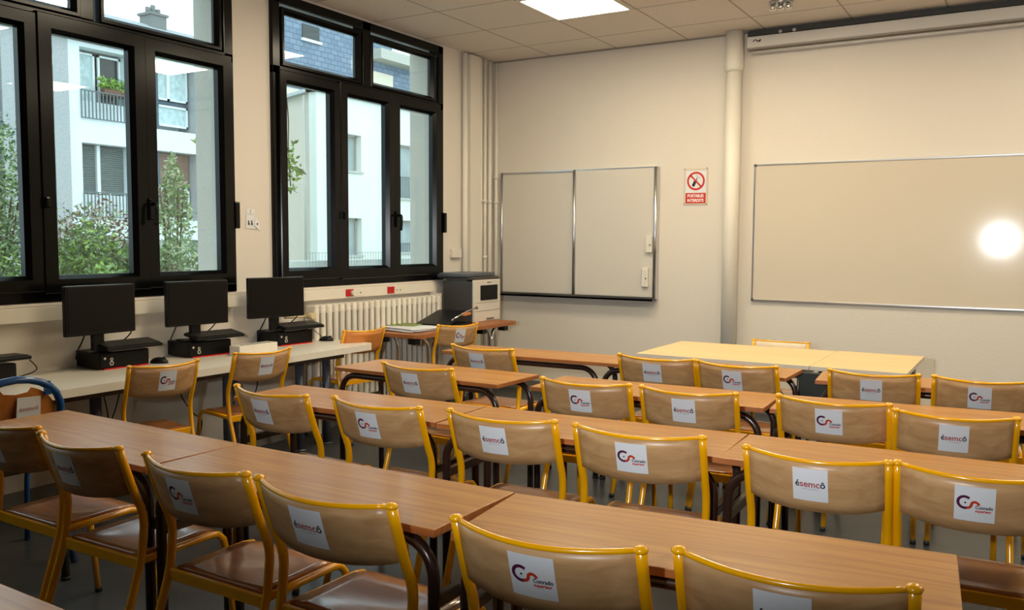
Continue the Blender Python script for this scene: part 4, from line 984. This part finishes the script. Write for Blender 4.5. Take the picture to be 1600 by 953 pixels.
for i in range(14): y = Y0 + (Y1 - Y0) * i / 13; box(bm, (0.05, y - 0.012, Za), (0.075, y + 0.012, Zb))
obj('balcony_railing', bm, RAILM, t)
# slate-hung tower block behind
k3 = 1.65; SX = CAM.x + (-13 - CAM.x) * k3
def ty(y): return CAM.y + (y - CAM.y) * k3
def tz(z): return CAM.z + (z - CAM.z) * k3
def slate():
    m = bpy.data.materials.new('hung_slate'); m.use_nodes = True; nt = m.node_tree; bs = nt.nodes['Principled BSDF']; bs.inputs['Roughness'].default_value = 0.6
    tc = nt.nodes.new('ShaderNodeTexCoord'); mp = nt.nodes.new('ShaderNodeMapping'); mp.inputs['Rotation'].default_value = (0, PI / 2, PI / 2)
    sp = nt.nodes.new('ShaderNodeSeparateXYZ'); cb = nt.nodes.new('ShaderNodeCombineXYZ'); nt.links.new(tc.outputs['Object'], sp.inputs[0]); nt.links.new(sp.outputs['Y'], cb.inputs['X']); nt.links.new(sp.outputs['Z'], cb.inputs['Y'])
    bt = nt.nodes.new('ShaderNodeTexBrick'); bt.inputs['Scale'].default_value = 1.0; bt.inputs['Brick Width'].default_value = 0.45; bt.inputs['Row Height'].default_value = 0.24; bt.inputs['Mortar Size'].default_value = 0.02
    bt.inputs['Color1'].default_value = (*srgb(104, 124, 146), 1); bt.inputs['Color2'].default_value = (*srgb(122, 142, 162), 1); bt.inputs['Mortar'].default_value = (*srgb(82, 98, 118), 1)
    nt.links.new(cb.outputs[0], bt.inputs['Vector']); nt.links.new(bt.outputs['Color'], bs.inputs['Base Color']); return m
SL = slate()
sY = ty(11)
t = thing('slate_building', 'tall building hung with blue-grey slate behind the cream house', 'building', (SX, sY, 0))
bm = B(); box(bm, (-2, ty(8.7) - sY, tz(5.62)), (0, ty(14.6) - sY, tz(9))); box(bm, (-2, ty(14.6) - sY, tz(3)), (0, ty(18) - sY, tz(7.0))); obj('slate_wall', bm, SL, t)
bm = B(); box(bm, (-2, ty(8.7) - sY, -1), (0.05, ty(14.6) - sY, tz(5.62))); box(bm, (0, ty(13.2) - sY, tz(5.62)), (0.05, ty(14.6) - sY, tz(6.66))); obj('lower_wall', bm, mat('warm_cream_render', srgb(226, 218, 198), 0.85), t)
bm = B(); box(bm, (-0.4, ty(13.4) - sY, tz(6.95)), (0.9, ty(19) - sY, tz(7.25))); obj('cornice', bm, mat('concrete', srgb(184, 184, 174), 0.85), t)
bm = B(); box(bm, (0.0, ty(10.66) - sY, tz(7.05)), (0.04, ty(11.32) - sY, tz(7.45))); w_ = obj('window', bm, DKWIN, t)
bm = B(); box(bm, (0.0, ty(10.6) - sY, tz(6.98)), (0.15, ty(11.36) - sY, tz(7.05))); obj('window_sill', bm, FWHITE, w_)
bm = B(); box(bm, (0.05, ty(10.75) - sY, tz(5.2)), (0.09, ty(11.1) - sY, tz(5.58))); obj('window', bm, DKWIN, t)
# wire fence on the street side
t = thing('wire_fence', 'low green wire fence with dark posts in front of the cream house', 'fence', (-8.4, 0, -0.5))
bm = B(); f9 = lambda px: px
yA, yB = 6.0, 11.5
for y in (6.77, 8.85): box(bm, (-0.05, y - 0.09, 0.0), (0.05, y + 0.09, 1.77))
obj('post', bm, mat('dark_green_post', srgb(70, 86, 82), 0.6), t)
bm = B()
for i in range(60): y = yA + (yB - yA) * i / 59; box(bm, (-0.004, y - 0.004, 0.7), (0.004, y + 0.004, 1.72))
for z in (1.1, 1.3, 1.5, 1.7): box(bm, (-0.004, yA, z - 0.004), (0.004, yB, z + 0.004))
obj('wire_mesh', bm, mat('fence_wire', srgb(140, 152, 148), 0.6), t)
bm = B(); box(bm, (-9.2, -12, -0.6), (-8.8, 13, 1.03)); o = obj('low_wall', bm, mat('street_wall', srgb(176, 178, 172), 0.9)); tag(o, 'low grey street wall outside below the fence', 'wall')
o.location = (0.15, 0, 0)
bm = B(); box(bm, (-60, -40, -0.7), (-WT - 0.04, 60, -0.5)); obj('trim_2', bm, mat('outside_ground', srgb(130, 134, 120), 0.9), kind='structure').name = 'ground'

# shrubs close outside the left window
def shrub(name, label, c, size, n, mats, seed, leaf, cat='shrub', cone=False, weights=None, parent=None):
    t = thing(name, label, cat, (c[0], c[1], -0.5)); rx, ry, rz_ = size; zb = c[2]
    def fp(r):
        while True:
            u, v, w_ = r.uniform(-1, 1), r.uniform(-1, 1), r.uniform(-1, 1)
            if u * u + v * v + w_ * w_ < 1: break
        sc2 = 1.0
        if cone: s = (1 - w_) / 2; u *= 0.25 + 0.75 * s; v *= 0.25 + 0.75 * s
        n_ = math.sin(v * 7 + seed) * 0.12 + math.sin(u * 9 + seed * 2) * 0.1
        return Vector((u * rx, v * ry, zb + 0.5 + w_ * rz_ * (1 + n_))), r.choices(range(len(mats)), weights or [1] * len(mats))[0], sc2
    leaves('foliage', n, fp, leaf, mats, seed, t)
    bm = B(); r = random.Random(seed)
    for i in range(7):
        a_ = r.uniform(0, 2 * PI); q = r.uniform(0.2, 0.8)
        tube(bm, smooth_path([(0.05 * math.cos(a_), 0.05 * math.sin(a_), 0), (0.3 * q * rx * math.cos(a_), 0.3 * q * ry * math.sin(a_), (zb + 0.5) * 0.6), (q * rx * math.cos(a_), q * ry * math.sin(a_), zb + 0.5 + 0.4 * rz_)], 4), [0.018 - 0.0012 * k for k in range(9)], 6)
    obj('stem', bm, STEM, t)
shrub('garden_shrub', 'tall fine-leaved green shrub outside, at the left photo edge', (-2.9, -3.42, 1.38), (0.5, 0.42, 1.15), 9000, [G1, G2, G4], 11, 0.05)
shrub('garden_shrub', 'olive green bush low behind the left window pane', (-2.3, -3.45, 0.75), (0.4, 0.45, 0.65), 4500, [G1, G2, G3, G4], 12, 0.055)
shrub('garden_shrub', 'red-brown leaved shrub behind the middle pane', (-3.0, -2.35, 1.25), (0.45, 0.55, 0.56), 3800, [RB, G4, G1], 13, 0.05, weights=[5, 2, 2])
shrub('garden_shrub', 'dense green fern-like bush behind the middle pane', (-2.5, -2.72, 0.95), (0.4, 0.42, 0.60), 5500, [G1, G2, G3], 14, 0.06)
shrub('garden_shrub', 'bright green low plant at the foot of the middle pane', (-1.9, -2.98, 0.92), (0.2, 0.26, 0.30), 2000, [G3, G1], 15, 0.055)
shrub('garden_shrub', 'mixed green and brown bush right of the ferns', (-2.4, -2.25, 0.9), (0.4, 0.40, 0.50), 4000, [G1, RB, G2], 16, 0.055, weights=[4, 2, 3])
shrub('conifer', 'pale green conical young tree behind the third pane', (-3.6, -0.98, 1.75), (0.32, 0.32, 0.70), 1500, [G4, G1], 17, 0.06, 'tree', True)
shrub('garden_shrub', 'loose green bush filling the foot of the third pane', (-2.8, -1.65, 0.95), (0.4, 0.5, 0.50), 3600, [G1, G4, G2], 18, 0.055)
# climber leaves hanging close to the windows
t = thing('climbing_vine', 'green leaves hanging at the left edge of the right window', 'vine', (-0.62, -2.20, 0))
bm = B(); tube(bm, smooth_path([(0, -0.05, 2.9), (0.02, 0.0, 2.5), (0, 0.02, 2.2), (0.0, 0.04, 1.9)], 5), 0.005, 6); tube(bm, [(0, -0.05, 2.9), (0, -0.3, 3.3), (0, -0.6, 3.9)], 0.006, 6); obj('stem', bm, STEM, t)
leaves('foliage', 90, lambda r: (Vector((r.uniform(-.04, .04), r.uniform(-.06, .11), r.uniform(1.86, 2.26))), r.choice((0, 0, 1)), 1), 0.075, [G3, G1], 5, t, -0.3)
t = thing('vine_sprig', 'small sprig of green leaves in the third pane of the left window', 'vine', (-0.75, -2.92, 0))
bm = B(); tube(bm, smooth_path([(0, 0.15, 3.9), (0.0, 0.12, 3.0), (0, 0.04, 2.5), (0.0, 0.0, 2.2)], 5), 0.004, 6); obj('stem', bm, STEM, t)
leaves('foliage', 16, lambda r: (Vector((r.uniform(-.03, .03), r.uniform(-.05, .06), r.uniform(2.14, 2.24))), 0, 1), 0.08, [G3], 6, t, 0)
